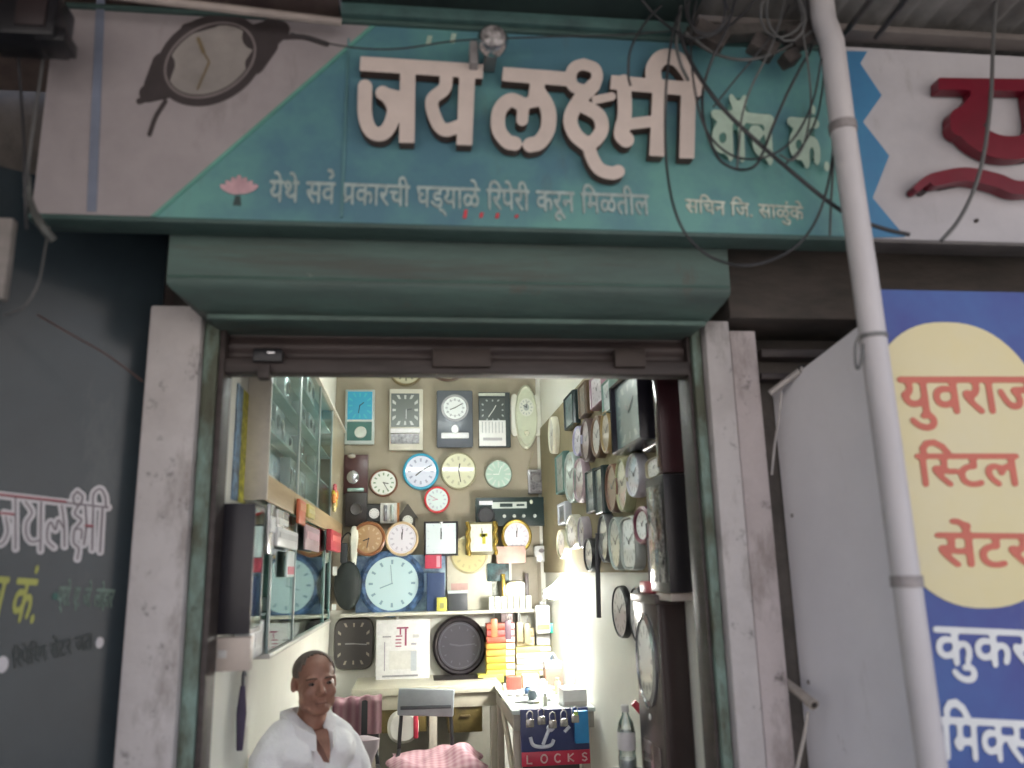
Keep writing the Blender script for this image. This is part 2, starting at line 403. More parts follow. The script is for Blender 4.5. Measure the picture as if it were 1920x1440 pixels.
for (x0, y0, x1, y1, mm, nm) in [(476, 655, 530, 680, BLACK, 'lock_plate'), (485, 684, 506, 711, DARK_STEEL, 'ring_pull'), (810, 655, 920, 690, mat((.05, .035, .03), .6, name='patch'), 'handle_plate'), (1150, 655, 1210, 690, mat((.05, .035, .03), .6, name='patch'), 'lock_plate')]:
    A, B = face(x0, y0, .045), face(x1, y1, .045); MB().span((A.x, .03, B.z), (B.x, .072, A.z), .004).build(nm, mm, sh)
A = face(508, 661, .028); MB().span((A.x-.012, .024, A.z-.004), (A.x+.012, .031, A.z+.004), .002).build('key_hole', CHROME, sh)

# ---------------- shop sign
ys = -.30
zsb = (face(300, 409, ys).z+face(1300, 438, ys).z)/2
zst = face(1000, 66, ys).z
xs0, xs1 = face(72, 300, ys).x, face(1588, 300, ys).x
def SG(px, py): return aY(px, py, ys)
def SGo(o): return lambda px, py: aY(px, py, ys-o)
sg = thing('shop_sign', 'long teal and white sign board with raised cream Devanagari letters above the shop', 'sign', (0, 0, 0))
MB().span((xs0, ys, zsb), (xs1, ys+.07, zst)).build('board', mat((.135, .335, .31), .42, vs=1.8, bump=.12, col2=(.085, .20, .26), name='printed teal', fac=(.40, .60), dirt=((6, .60, .35, (.10, .12, .11), (1, 1, .3)), (50, .68, .5, (.3, .42, .4), (1, 1, 1)))), sg)
def clipx(px, py): return px, py
poly = [(xs0, zsb+.004), (SG(283, 405).x, zsb+.004), (SG(694, 60).x, zst-.002), (xs0, zst-.002)]
MB().prism(poly, lambda x, z: Vector((x, ys-.003, z)), (0, .0025, 0)).build('white_corner', mat((.37, .335, .345), .5, vs=3, bump=.1, col2=(.29, .26, .27), name='printed white', dirt=((5, .58, .4, (.17, .15, .14), (1, 1, .3)), (30, .68, .5, (.15, .13, .12), (1, 1, 1)))), sg)
e0, e1 = Vector((SG(283, 405).x, 0, zsb+.004)), Vector((SG(694, 60).x, 0, zst-.002)); dn = Vector(((e1-e0).z, 0, -(e1-e0).x)).normalized()*.018
MB().prism([(e0.x, e0.z), (e0.x+dn.x, e0.z), (e1.x+dn.x, e1.z), (e1.x, e1.z)], lambda x, z: Vector((x, ys-.0045, z)), (0, .004, 0)).build('diagonal_stripe', mat((.13, .36, .30), .45, name='stripe green'), sg)
MB().prism([(p_.x, p_.z) for p_ in [SG(182, 0), SG(198, 0), SG(182, 398), SG(164, 398)]], lambda x, z: Vector((x, ys-.006, z)), (0, .0028, 0)).build('joint_tape', mat((.20, .23, .31), .5, name='blue tape'), sg)
MB().prism([(p_.x, p_.z) for p_ in [SG(652, 74), SG(656, 74), SG(643, 408), SG(638, 408)]], lambda x, z: Vector((x, ys-.006, z)), (0, .0058, 0)).build('panel_joint', mat((.11, .25, .27), .5, name='joint'), sg)
MB().span((xs0-.006, ys-.012, zsb-.014), (xs1+.004, ys+.075, zsb-.001), .002).build('bottom_frame', mat((.06, .11, .10), .5, name='frame green'), sg)
MB().span((xs0-.006, ys-.012, zst+.001), (xs1+.004, ys+.075, zst+.014), .002).build('top_frame', mat((.06, .11, .10), .5, name='frame green'), sg)
CREAM = mat((.66, .565, .52), .55, var=.05, vs=8, name='cream letter board')
def r2(u, v): return (600+u/2.743, v/2.743)
def st2(w, pts, flat=False): return (w/2.743, [r2(*p_) for p_ in pts], flat)
word1 = [st2(82, [(203, 326), (842, 368)], True), st2(86, [(452, 345), (446, 738)], True),
         st2(80, [(232, 445), (232, 590), (262, 672), (318, 688), (362, 640), (380, 560), (352, 500), (322, 478)]), st2(64, [(330, 478), (440, 505)]),
         st2(88, [(758, 360), (742, 750)], True), st2(74, [(650, 380), (640, 455), (578, 512), (590, 600), (640, 668), (740, 640)])]
word2 = [st2(80, [(936, 380), (1290, 408)], True), st2(84, [(1122, 400), (1110, 500)]),
         st2(84, [(1122, 470), (1172, 560), (1172, 660), (1130, 730), (1082, 745)]), st2(66, [(1112, 520), (1052, 540), (1040, 618)]),
         st2(80, [(1046, 540), (980, 515), (925, 565), (918, 660), (960, 725), (1002, 738)]),
         st2(66, [(1355, 330), (1412, 352), (1425, 400), (1398, 452), (1350, 462), (1300, 440), (1290, 385), (1312, 345), (1355, 330)]),
         st2(80, [(1405, 440), (1330, 520), (1288, 610), (1312, 690), (1368, 740)]),
         st2(78, [(1345, 540), (1430, 590), (1450, 660), (1415, 720), (1372, 740)]), st2(74, [(1380, 735), (1400, 810), (1440, 870), (1500, 890), (1534, 882)]), st2(50, [(1420, 512), (1500, 496)]),
         st2(80, [(1492, 422), (1960, 462)], True), st2(80, [(1562, 420), (1568, 560), (1560, 650)]), st2(88, [(1560, 640), (1552, 690), (1575, 718)]), st2(66, [(1570, 640), (1725, 622)]),
         st2(84, [(1750, 440), (1732, 806)], True), st2(84, [(1896, 455), (1886, 818)], True),
         st2(88, [(1720, 430), (1716, 350), (1762, 295), (1830, 300), (1888, 360), (1940, 455)])]
nb_ = Vector((0, .034, 0)); EDGE_SHADE = mat((.10, .065, .055), .7, vs=10, name='shaded letter edge')  # side faces coloured dark brown for the shadow on them
strokes_solid('raised_word', word1, SGo(.040), nb_, CREAM, sg, st=2.0, grow=-1.2, side=EDGE_SHADE)
strokes_solid('raised_word', word2, SGo(.040), nb_, CREAM, sg, st=2.0, grow=-1.2, side=EDGE_SHADE)
PALE = mat((.46, .60, .50), .6, var=.1, vs=10, name='pale green letters')
nt = Vector((0, .003, 0))
text_solid('small_lettering', 'वॉच कं.', (1330, 206), (1556, 228), (1331, 300), SGo(.018), (0, .016, 0), mat((.08, .20, .17), .6, name='letter edge'), sg, bold=.095)
text_solid('small_lettering', 'वॉच कं.', (1332, 208), (1554, 229), (1333, 300), SGo(.0215), nt, PALE, sg, bold=.06)
OFFW = mat((.38, .47, .46), .6, var=.15, vs=40, name='chalky white paint')
RE = ('stroke', [(-.22, .78), (-.10, .86), (-.16, .98), (-.30, 1.0)])
text_solid('tagline_lettering', ['येथे स', 'व', RE, ' प', ('stroke', [(-.42, .1), (-.25, .2)]), 'कारची घ', 'ड्याळे ', 'ि', 'रपेरी करून ', 'ि', 'मळतील'], (506, 338), (1216, 366), (507, 377), SGo(.0035), nt, OFFW, sg, bold=.018, res=.035)
text_solid('address_lettering', ['स', 'ि', 'चन ', 'ि', 'ज. साळुंके'], (1285, 373), (1506, 388), (1286, 398), SGo(.0035), nt, mat((.55, .60, .52), .6, var=.2, vs=40, name='faded paint'), sg, bold=.016, res=.04)
# printed wrist watch
DKP = mat((.055, .045, .047), .5, vs=12, name='printed dark grey')
def r1(u, v): return (u/2.743, v/2.743)
def st1(w, pts, flat=False): return (w/2.743, [r1(*p_) for p_ in pts], flat)
def ellp(a, b, n=24): return [(1080+a*math.cos(t)*.88-b*math.sin(t)*.47, 308-a*math.cos(t)*.47-b*math.sin(t)*.88) for t in [2*math.pi*k/n for k in range(n+1)]]
wp = strokes_solid('watch_print', [st1(58, ellp(262, 190)), st1(130, [(1310, 190), (1400, 165)]), st1(80, [(1390, 130), (1450, 150)]), st1(100, [(1310, 330), (1380, 230)]), st1(120, [(840, 330), (800, 440)]), st1(90, [(850, 460), (760, 480)]), st1(30, [(770, 500), (715, 520)]), st1(22, [(850, 520), (800, 600), (768, 690)]), st1(60, [(960, 150), (1100, 110)]), st1(26, [(1440, 190), (1560, 190), (1680, 225)])], SGo(.0060), (0, .0025, 0), DKP, sg, st=1.6)
MB().prism([r1(*p_) for p_ in ellp(236, 164, 40)[:-1]], SGo(.0050), (0, .0018, 0)).build('watch_dial_print', mat((.31, .285, .27), .5, name='printed dial'), wp, False)
strokes_solid('watch_bezel_print', [st1(12, ellp(246, 174))], SGo(.0072), (0, .001, 0), mat((.22, .19, .19), .5, name='printed bezel'), wp, st=1.2)
strokes_solid('watch_hands_print', [st1(9, [(1075, 320), (1015, 455)]), st1(9, [(1075, 315), (1045, 265)]), st1(20, [(1045, 265), (1020, 200)])], SGo(.0085), (0, .002, 0), mat((.22, .17, .10), .5, name='printed hands'), wp, st=.8)
# lotus emblem and small red marks
lo = MB()
for k in range(-3, 4):
    c = SG(448+k*6.5, 352+abs(k)*3.4); w_ = .026; a_ = k*.36
    pts = [(c.x+w_*(.35*math.cos(t)*math.cos(a_)+math.sin(t)*math.sin(a_)), c.z+.010+w_*(math.sin(t)*math.cos(a_)-.35*math.cos(t)*math.sin(a_))) for t in [2*math.pi*j/14 for j in range(14)]]
    lo.prism(pts, lambda x, z, kk=k: Vector((x, ys-.004-.0006*(3-abs(kk))-.0002*kk, z)), (0, .0018, 0))
lo.build('lotus_emblem', mat((.60, .38, .42), .6, vs=20, name='lotus pink'), sg)
c = SG(446, 378); MB().prism([(c.x-.012, c.z-.012), (c.x+.010, c.z-.012), (c.x+.006, c.z+.016), (c.x-.007, c.z+.016)], lambda x, z: Vector((x, ys-.003, z)), (0, .0025, 0)).build('lotus_stem', mat((.05, .08, .08), .6, name='lotus stem'), sg)
for (x, y, h) in [(872, 402, 16), (902, 404, 9), (932, 405, 10), (968, 406, 6)]:
    A, B = SG(x-4, y-h/2), SG(x+5, y+h/2); MB().prism([(A.x, B.z), (B.x-.004, B.z), (B.x, A.z), (A.x+.004, A.z)], lambda x_, z: Vector((x_, ys-.004, z)), (0, .0035, 0)).build('red_mark', mat((.60, .06, .08), .5, name='red paint'), sg)
for (x, y) in [(805, 48), (850, 44)]:
    A, B = SG(x-7, y+20), SG(x+6, y+38); MB().prism([(A.x, B.z), (B.x-.006, B.z), (B.x, A.z), (A.x+.006, A.z)], lambda x_, z: Vector((x_, ys-.004, z)), (0, .0035, 0)).build('faded_mark', PALE, sg)
# little round lamp on the sign
c = aY(922, 88, ys-.10)
sp = thing('bulkhead_lamp', 'small round silver lamp fixed to the teal sign above the raised letters', 'lamp', c); sp.scale = (1.2, 1.2, 1.2)
MB().lathe([(.028, .0), (.034, -.008), (.036, -.03), (.03, -.04)], axis='y', n=24).build('bezel', CHROME, sp)
MB().ball((0, -.034, 0), (.031, .018, .031), 2).build('lens', mat((.45, .42, .42), .12, var=.4, vs=60, coat=.6, name='lamp lens'), sp)
MB().span((-.014, -.002, -.014), (.014, .080, .014), .003).build('bracket', mat((.3, .3, .3), .4, .6, name='grey bracket'), sp)
MB().span((-.05, .02, -.03), (-.03, .06, .03), .004).build('junction', mat((.35, .33, .33), .6, name='grey plastic'), sp)

# ---------------- neighbour's sign on the right
zn0, zn1 = face(1750, 452, ys).z, face(1750, 97, ys).z
xn1 = face(2250, 300, ys).x
ns = thing('shop_sign', 'white sign board with blue zigzag edge and a large dark red raised letter', 'sign', (0, 0, 0))
MB().span((xs1+.012, ys, zn0), (xn1, ys+.07, zn1)).build('board', mat((.50, .485, .51), .5, vs=2.5, bump=.12, col2=(.40, .385, .41), name='printed white flex', dirt=((6, .60, .4, (.25, .22, .21), (1, 1, .3)),)), ns)
zz = [(1592, 98), (1625, 98), (1612, 120), (1652, 180), (1617, 230), (1666, 293), (1635, 372), (1696, 445), (1592, 449)]
MB().prism([(SG(*p_).x if p_[0] != 1592 else xs1+.014, min(max(SG(*p_).z, zn0+.003), zn1-.003)) for p_ in zz][::-1], lambda x, z: Vector((x, ys-.004, z)), (0, .0035, 0)).build('blue_zigzag', mat((.05, .22, .40), .45, vs=3, col2=(.05, .16, .33), name='printed blue'), ns)
MB().span((xs1+.012, ys-.01, zn0-.012), (xn1, ys+.075, zn0-.001), .002).build('bottom_frame', mat((.12, .11, .11), .5, name='grey frame'), ns)
def r3(u, v): return (1220+u/2.743, v/2.743)
def st3(w, pts, flat=False): return (w/2.743, [r3(*p_) for p_ in pts], flat)
redL = [st3(62, [(1480, 430), (2150, 440)], True), st3(120, [(1600, 640), (1680, 540)]), st3(90, [(1690, 450), (1690, 600)]), st3(120, [(1600, 610), (1680, 700), (1800, 755), (1940, 745), (2010, 650), (1995, 470)]),
        st3(40, [(1375, 965), (1440, 915), (1560, 885)]), st3(70, [(1470, 920), (1620, 895), (1780, 925), (1900, 965), (2100, 940)])]
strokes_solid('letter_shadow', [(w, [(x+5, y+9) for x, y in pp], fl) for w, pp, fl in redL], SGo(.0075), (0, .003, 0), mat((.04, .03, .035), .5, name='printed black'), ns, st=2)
strokes_solid('raised_letter', redL, SGo(.046), (0, .038, 0), mat((.16, .006, .02), .35, var=.08, name='dark red acrylic'), ns, st=2)
c = SG(1829, 415); MB().lathe([(.006, 0), (.006, -.008), (.003, -.01)], c=(c.x, ys-.0005, c.z), axis='y', n=10).build('screw', DARK_STEEL, ns)

# ---------------- canopies over the signs, drawn out beyond view to darken the upper front
cz = zn1+.02
cr = thing('canopy', 'grey corrugated sheet canopy above the signs on the right', 'canopy', (0, 0, 0))
xc0 = face(1300, 90, ys).x
mb = MB(); nn = 220; rows = []
for k in range(nn+1):
    x = xc0+(5-xc0)*k/nn; z = cz+.03+.010*math.sin(x*2*math.pi/.076)
    rows.append([mb.bm.verts.new((x, y, z+dz)) for y, dz in ((.2, 0), (-1.7, .10), (-1.7, .108), (.2, .008))])
for a_, b_ in zip(rows, rows[1:]):
    for i in range(4): j = (i+1) % 4; mb.bm.faces.new((a_[i], a_[j], b_[j], b_[i]))
mb.build('sheet', mat((.26, .255, .25), .8, vs=4, bump=.4, col2=(.14, .135, .13), name='sooty sheet'), cr, smooth=60)
MB().span((xc0, -.36, cz-.004), (5, -.30, cz+.018), .003).build('batten', mat((.16, .14, .13), .8, vs=5, name='grey batten'), cr)
for px in (1590, 1655):
    A, B = aY(px-12, 70, ys-.06), aY(px+58, -20, ys-.40)
    MB().tube([A, B], .009, 8).build('rod', DARK_STEEL, cr)
cl = thing('canopy', 'dark green soffit board of the awning directly above the teal sign', 'canopy', (0, 0, 0))
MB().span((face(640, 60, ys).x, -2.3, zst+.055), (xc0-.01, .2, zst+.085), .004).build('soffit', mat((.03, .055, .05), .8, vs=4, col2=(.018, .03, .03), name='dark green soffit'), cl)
MB().span((face(640, 60, ys).x, -.33, zst+.016), (xc0-.01, -.2, zst+.054), .004).build('fascia', mat((.07, .15, .14), .7, vs=6, col2=(.04, .08, .08), name='green fascia'), cl)
cw = thing('canopy', 'pale brown weathered sheet canopy above the white corner of the teal sign', 'canopy', (0, 0, 0))
MB().span((-4, -2.5, zst+.045), (face(636, 60, ys).x, .2, zst+.065), .003).build('sheet', mat((.20, .15, .13), .8, vs=3, col2=(.09, .06, .06), name='brown sheet'), cw)
MB().tube([aY(40, -30, -.42), aY(640, 42, -.36)], .012, 8).build('edge_pipe', mat((.42, .36, .33), .6, name='pale pipe'), cw)
tag(MB().span((-1.78, -1.5, 0), (-1.74, -.62, zst+.04), .004).build('light_screen', mat((.10, .09, .085), .8, vs=3, col2=(.06, .055, .05), name='dark screen')), 'added dark screen left of the shop, out of view, blocking light', 'light_screen')  # added screen out of view, keeps light from the left off the sign
# meter boxes, upper left
c = aY(55, 45, -.48)
bx = thing('junction_box', 'black electric junction box with conduit in the dark upper left corner', 'junction box', c)
MB().box((0, 0, 0), (.17, .11, .13), .008).build('case', BLACK, bx); MB().box((.03, -.058, 0), (.07, .012, .09), .003).build('cover', mat((.03, .02, .022), .5, name='brownish cover'), bx)
MB().box((.07, 0, -.05), (.07, .08, .035), .004).build('terminal', BLACK, bx)
# white wall edge at far left
A, B = aY(-60, 405, -.42), aY(6, 560, -.42)
tag(MB().span((A.x-.9, -.42, B.z), (B.x, -.39, A.z), .006).build('wall_slab', mat((.30, .27, .26), .8, vs=6, bump=.3, col2=(.16, .15, .14), name='weathered plaster')), 'weathered pale slab edge at the far left below the wires', 'slab')

# ---------------- dark glossy glass panel on the left
PR = face(258, 1000, .10); dirp = Vector((math.cos(R(33)), math.sin(R(33)), 0)); nrm = Vector((dirp.y, -dirp.x, 0))
def PN(o): return lambda px, py: aP(px, py, PR+nrm*o, nrm)
gp = thing('painted_sign', 'dark glossy panel painted with white and yellow Devanagari lettering left of the pillar', 'panel', (0, 0, 0))
ztp = 2.75
def pw(s, z, o=0): return Vector((PR.x, PR.y, 0))+dirp*s+nrm*o+Vector((0, 0, z))
mb = MB(); mb.prism([(-1.0, .02), (0.02, .02), (0.02, ztp), (-1.0, ztp)], lambda s, z: pw(s, z), -nrm*.012); mb.build('sheet', mat((.036, .052, .063), .22, vs=3, col2=(.030, .041, .050), name='black glass', dirt=((5, .58, .22, (.12, .13, .13), (1, 1, .4)), (40, .7, .4, (.2, .2, .2), (1, 1, 1)))), gp)
mb = MB(); mb.prism([(0.022, .02), (0.05, .02), (0.05, ztp), (0.022, ztp)], lambda s, z: pw(s, z, .01), -nrm*.03); mb.build('edge_frame', DARK_STEEL, gp)
def r7(u, v): return (u/2.743, 915+v/2.743)
def st7(w, pts, flat=False): return (w/2.743, [r7(*p_) for p_ in pts], flat)
lw = [[(-60, 30), (556, 100)], [(80, 45), (80, 312)], [(78, 140), (20, 128)], [(30, 150), (40, 225), (10, 285), (-50, 290)],
      [(212, 75), (208, 322)], [(132, 70), (165, 125), (138, 175), (135, 235), (160, 275), (208, 268)],
      [(318, 90), (330, 180), (332, 300)], [(328, 205), (300, 165), (285, 215), (262, 175), (245, 210), (245, 270), (278, 305)],
      [(398, 18), (425, 45), (412, 85), (385, 80), (378, 45), (398, 18)], [(415, 75), (385, 130), (420, 165), (385, 215), (380, 280), (405, 310), (398, 365)], [(385, 210), (420, 215), (418, 260)],
      [(440, 95), (445, 190), (432, 290)], [(440, 200), (475, 200)], [(480, 95), (474, 318)], [(528, 100), (515, 328)], [(478, 90), (482, 30), (515, 5), (540, 40), (545, 100)]]
WH = mat((.62, .60, .62), .5, var=.06, name='white letter paint')
strokes_solid('name_lettering', [st7(40, q_) for q_ in lw], PN(.004), -nrm*.003, WH, gp, st=1.2)
strokes_solid('letter_inline', [st7(9, q_) for q_ in lw], PN(.0062), -nrm*.002, mat((.20, .17, .19), .5, name='inline grey'), gp, st=.9)
strokes_solid('red_inline', [st7(9, [(-60, 26), (340, 70)]), st7(9, [(440, 192), (478, 195)]), st7(9, [(0, 128), (70, 134)])], PN(.0085), -nrm*.002, mat((.35, .04, .06), .5, name='inline red'), gp, st=1)
text_solid('yellow_lettering', 'वॉच कं.', (-58, 1078), (82, 1088), (-58, 1162), PN(.004), -nrm*.003, mat((.42, .44, .10), .5, var=.1, name='yellow paint'), gp, bold=.02)
text_solid('owner_lettering', 'प्रो. ए. जे. लोहार', (112, 1100), (216, 1106), (112, 1135), PN(.004), -nrm*.003, mat((.16, .24, .20), .5, var=.2, vs=30, name='dull green paint'), gp, bold=.016, res=.04)
text_solid('service_lettering', ['ि', 'रपे', 'ि', 'रंग सेंटर जत'], (22, 1225), (172, 1188), (24, 1255), PN(.004), -nrm*.003, mat((.018, .03, .03), .5, name='dark paint'), gp, bold=.016, res=.04)
mb = MB()
for (x, y, r_) in [(187, 1205, .010), (4, 1246, .014)]:
    c = PN(.004)(x, y); MB().prism([(math.cos(t)*r_, math.sin(t)*r_*1.5) for t in [2*math.pi*k/16 for k in range(16)]], lambda s, z, c=c: c+dirp*s+Vector((0, 0, z)), -nrm*.003).build('painted_dot', WH, gp)

c = PN(.004)(104, 1118); MB().prism([(math.cos(t)*.008, math.sin(t)*.01) for t in [2*math.pi*k/12 for k in range(12)]], lambda s, z: c+dirp*s+Vector((0, 0, z)), -nrm*.003).build('painted_dot', mat((.03, .12, .10), .5, name='green dot'), gp)

# ---------------- projecting neighbour board on the right: grey flank + blue/yellow front
yn, yf0 = .11, -.34
XB = aY(1650, 600, yf0).x
Xb0 = aY(1474, 1000, yn).x
bb = thing('box_sign', 'projecting box sign with grey flank and blue front bearing a yellow oval', 'sign', (0, 0, 0))
ztA, ztB = aY(1462, 735, yn).z, aY(1645, 588, yf0+.02).z
mb = MB(); v = [mb.bm.verts.new(q_) for q_ in [(Xb0, yn, .25), (XB, yf0+.022, .25), (XB, yf0+.022, ztB), (Xb0, yn, ztA), (Xb0+.03, yn, .25), (XB+.03, yf0+.022, .25), (XB+.03, yf0+.022, ztB), (Xb0+.03, yn, ztA)]]
for f_ in [(0, 1, 2, 3), (7, 6, 5, 4), (0, 4, 5, 1), (3, 2, 6, 7), (0, 3, 7, 4), (1, 5, 6, 2)]: mb.bm.faces.new([v[i] for i in f_])
mb.build('flank', mat((.80, .79, .82), .5, vs=1.6, bump=.45, col2=(.70, .69, .72), name='grey painted sheet', fac=(.35, .75), dirt=((3, .60, .35, (.32, .28, .25), (1, 1, .25)), (14, .66, .55, (.22, .19, .17), (1, 1, .5)), (45, .69, .7, (.12, .11, .1), (1, 1, 1)))), bb)
def NB(o=0): return lambda px, py: aY(px, py, yf0-o)
zf = NB()(1750, 545).z
MB().span((XB+.002, yf0, .25), (XB+.9, yf0+.02, zf)).build('front_panel', mat((.05, .07, .29), .45, vs=.8, bump=.1, col2=(.055, .145, .40), name='printed blue vinyl', fac=(.4, .6), dirt=((9, .62, .35, (.2, .2, .26), (1, 1, .3)), (60, .70, .6, (.4, .4, .45), (1, 1, 1)))), bb)
cy_ = NB()(1800, 873); top_, bot_ = NB()(1800, 605).z, NB()(1800, 1142).z
hz = (top_-bot_)/2; ctr = Vector((NB()(1812, 873).x, 0, (top_+bot_)/2)); hx = .29
xlim = XB+.006
pts = []
for k in range(72):
    t = 2*math.pi*k/72; cx_, sx_ = math.cos(t), math.sin(t)
    pts.append((max(xlim, ctr.x+hx*math.copysign(abs(cx_)**.85, cx_)), ctr.z+hz*math.copysign(abs(sx_)**.95, sx_)))
cl_ = [pts[0]]
for q_ in pts[1:]:
    if (Vector(q_)-Vector(cl_[-1])).length > 1e-4: cl_.append(q_)
MB().prism(cl_, lambda x, z: Vector((x, yf0-.003, z)), (0, .0025, 0)).build('yellow_oval', mat((.75, .66, .36), .5, vs=1.5, bump=.1, col2=(.74, .68, .47), name='printed yellow', dirt=((7, .62, .35, (.5, .42, .28), (1, 1, .3)), (45, .70, .5, (.45, .35, .25), (1, 1, 1)))), bb)
RED = mat((.62, .16, .11), .5, var=.05, name='printed red'); WHT = mat((.82, .84, .84), .5, var=.04, name='printed white letters')
nt2 = Vector((0, .0022, 0))
text_solid('red_lettering', 'युवराज', (1683, 708), (1938, 708), (1684, 776), NB(.006), nt2, RED, bb, bold=.03, res=.022)
text_solid('red_lettering', ['ि', ('half', 'स'), 'टल'], (1716, 852), (1908, 852), (1717, 912), NB(.006), nt2, RED, bb, bold=.03, res=.022)
text_solid('red_lettering', 'सेंटर', (1754, 1000), (1930, 1002), (1755, 1062), NB(.006), nt2, RED, bb, bold=.03, res=.022)
text_solid('white_lettering', 'कुकर', (1750, 1176), (1932, 1184), (1751, 1246), NB(.0035), nt2, WHT, bb, bold=.036, res=.022)
text_solid('white_lettering', ['ि', 'म', ('half', 'क'), 'सर'], (1762, 1346), (1975, 1356), (1764, 1424), NB(.0035), nt2, WHT, bb, bold=.036, res=.022)
# the white pipe in front
PW = mat((.60, .575, .59), .45, vs=3, bump=.15, col2=(.50, .475, .485), name='white painted pipe', stretch=(1, 1, .4), dirt=((8, .60, .45, (.25, .2, .17), (1, 1, .2)), (40, .67, .7, (.15, .12, .1), (1, 1, .6))))
yp = -.46
top = aY(1560, 80, yp); mid = aY(1622, 525, yp); bot = aY(1748, 1440, yp)
dv = (bot-mid); low = bot+dv*((0.02-bot.z)/dv.z)
pp = thing('drain_pipe', 'white painted pipe running down in front of the signs, right of the shop', 'pipe', (0, 0, 0))
rp = (aY(1645, 525, yp)-aY(1601, 525, yp)).length/2*1.02
MB().tube([aY(1535, -40, yp+.05), aY(1545, 40, yp), top, aY(1580, 240, yp), mid, bot, low], rp, 20).build('pipe', PW, pp, smooth=60)
mb = MB(); c = aY(1636, 632, yp)
mb.lathe([(rp+.001, -.006), (rp+.004, -.005), (rp+.004, .005), (rp+.001, .006)], c=c, n=20); mb.build('wire_tie', mat((.2, .2, .2), .5, .5, name='wire tie'), pp)
mb = MB(); mb.tube(smooth_path([aY(1612, 628, yp-.01), aY(1604, 650, yp), aY(1606, 690, yp), aY(1614, 680, yp-.01), aY(1618, 645, yp-.01)], 5), .004, 6); mb.build('loose_end', mat((.2, .2, .2), .5, .5, name='wire tie'), pp)

for (x, y) in ((1580, 240), (1700, 1090)):
    c = aY(x, y, yp); t_ = 0
    MB().lathe([(rp+.001, -.014), (rp+.004, -.013), (rp+.004, .013), (rp+.001, .014)], c=c, n=20).build('clamp', mat((.35, .32, .32), .6, .4, vs=20, name='dull clamp'), pp)
for z_ in (.7, 1.25, 1.75):
    for f_ in (.08, .9):
        q_ = Vector((Xb0+(XB-Xb0)*f_, yn+(yf0+.022-yn)*f_, z_)); MB().ball(q_+Vector((-.001, 0, 0)), (.005, .007, .007), 1).build('rivet', mat((.3, .28, .27), .5, .4, name='rivet'), bb)
# latch rod and tube handle on the side board
lt = thing('latch_rod', 'pale metal latch rod with a hanging wire at the upper corner of the grey flank', 'latch', (0, 0, 0))
MB().tube([aY(1444, 738, .03), aY(1506, 690, -.02)], [.012, .011], 12).build('rod', mat((.45, .42, .40), .5, .2, vs=20, name='pale steel'), lt)
MB().tube(smooth_path([aY(1465, 735, .02), aY(1462, 770, .02), aY(1452, 840, .03), aY(1447, 890, .03)], 5), .0035, 6).build('wire', mat((.5, .47, .46), .6, name='pale wire'), lt)
MB().lathe([(.0135, -.004), (.0135, .004)], c=aY(1504, 692, -.021), axis='y', n=12).build('end_cap', BLACK, lt)
hd = thing('bracket_tube', 'bent pale metal tube with an open end sticking out beside the ribbed pillar', 'bracket', (0, 0, 0))
tb = [aY(1472, 1278, .05), aY(1500, 1300, .0), aY(1526, 1322, -.06)]
MB().tube(tb, [.012, .014, .016], 14).build('tube', mat((.46, .41, .36), .5, .2, vs=20, name='pale steel'), hd)
e = tb[2]; dv_ = (tb[2]-tb[1]).normalized(); MB().tube([e+dv_*.0005, e+dv_*.003], .009, 12).build('open_end', DARK_STEEL, hd)
MB().tube(smooth_path([aY(1515, 1335, -.03), aY(1508, 1380, -.02), aY(1495, 1440, 0), aY(1490, 1480, 0)], 5), .005, 6).build('wire', mat((.5, .46, .42), .6, name='pale wire'), hd)

# ---------------- hanging cables
def cable(label, pts, r=.0045, m=WIRE, depth=-.42, wob=.03):
    P = [aY(x, y, depth+wob*math.sin(i*1.7+x*.01)) for i, (x, y) in enumerate(pts)]
    return tag(MB().tube(smooth_path(P, 6), r, 7).build('cable', m, None, 80), label, 'cable', 'loose cables hanging over the signs')
cable('thin black cable curving down onto the last letters of the teal sign', [(1262, -30), (1249, 0), (1212, 40), (1183, 91), (1178, 139), (1182, 160)], .0035)
cable('long black cable drooping in a big loop below the right end of the teal sign', [(1300, -30), (1280, 10), (1262, 60), (1250, 150), (1247, 240), (1251, 320), (1264, 390), (1290, 445), (1335, 483), (1395, 498), (1455, 484), (1505, 450), (1540, 390), (1560, 300), (1562, 200), (1535, 90)], .0038)
cable('grey black cable looping round the small lettering on the teal sign', [(1384, -30), (1376, 10), (1362, 55), (1335, 112), (1319, 165), (1318, 215), (1330, 262), (1352, 302), (1385, 318), (1414, 312), (1431, 285), (1448, 240), (1474, 180), (1502, 125), (1522, 85), (1516, 35), (1500, -20)], .0042)
cable('slack cable drooping steeply over the middle of the small lettering', [(1475, -20), (1462, 40), (1443, 95), (1410, 160), (1392, 215), (1386, 270), (1382, 315)], .003, WIRE_G)
cable('thin cable slanting down to the left toward the tall raised letter', [(1480, 10), (1455, 55), (1420, 100), (1378, 150), (1350, 185), (1338, 200)], .0028)
cable('thick black cable crossing the sign diagonally down to the white pipe', [(1268, 40), (1292, 110), (1340, 185), (1400, 248), (1470, 310), (1545, 372), (1600, 408), (1660, 430), (1705, 440)], .0062, WIRE, -.40, .012)
cable('grey cable hanging in a curve in front of the big red letter', [(1868, -20), (1862, 80), (1858, 180), (1846, 280), (1828, 350), (1798, 412), (1765, 452)], .006, WIRE_G, -.43, .01)
cable('pair strand cable dropping from the canopy past the last raised letter', [(1282, -30), (1274, 30), (1268, 80), (1276, 120), (1290, 150)], .005, WIRE_G)
cable('short cable curling beside the top of the white pipe', [(1520, -10), (1538, 50), (1545, 120), (1540, 180), (1528, 230), (1500, 280), (1470, 310)], .003)
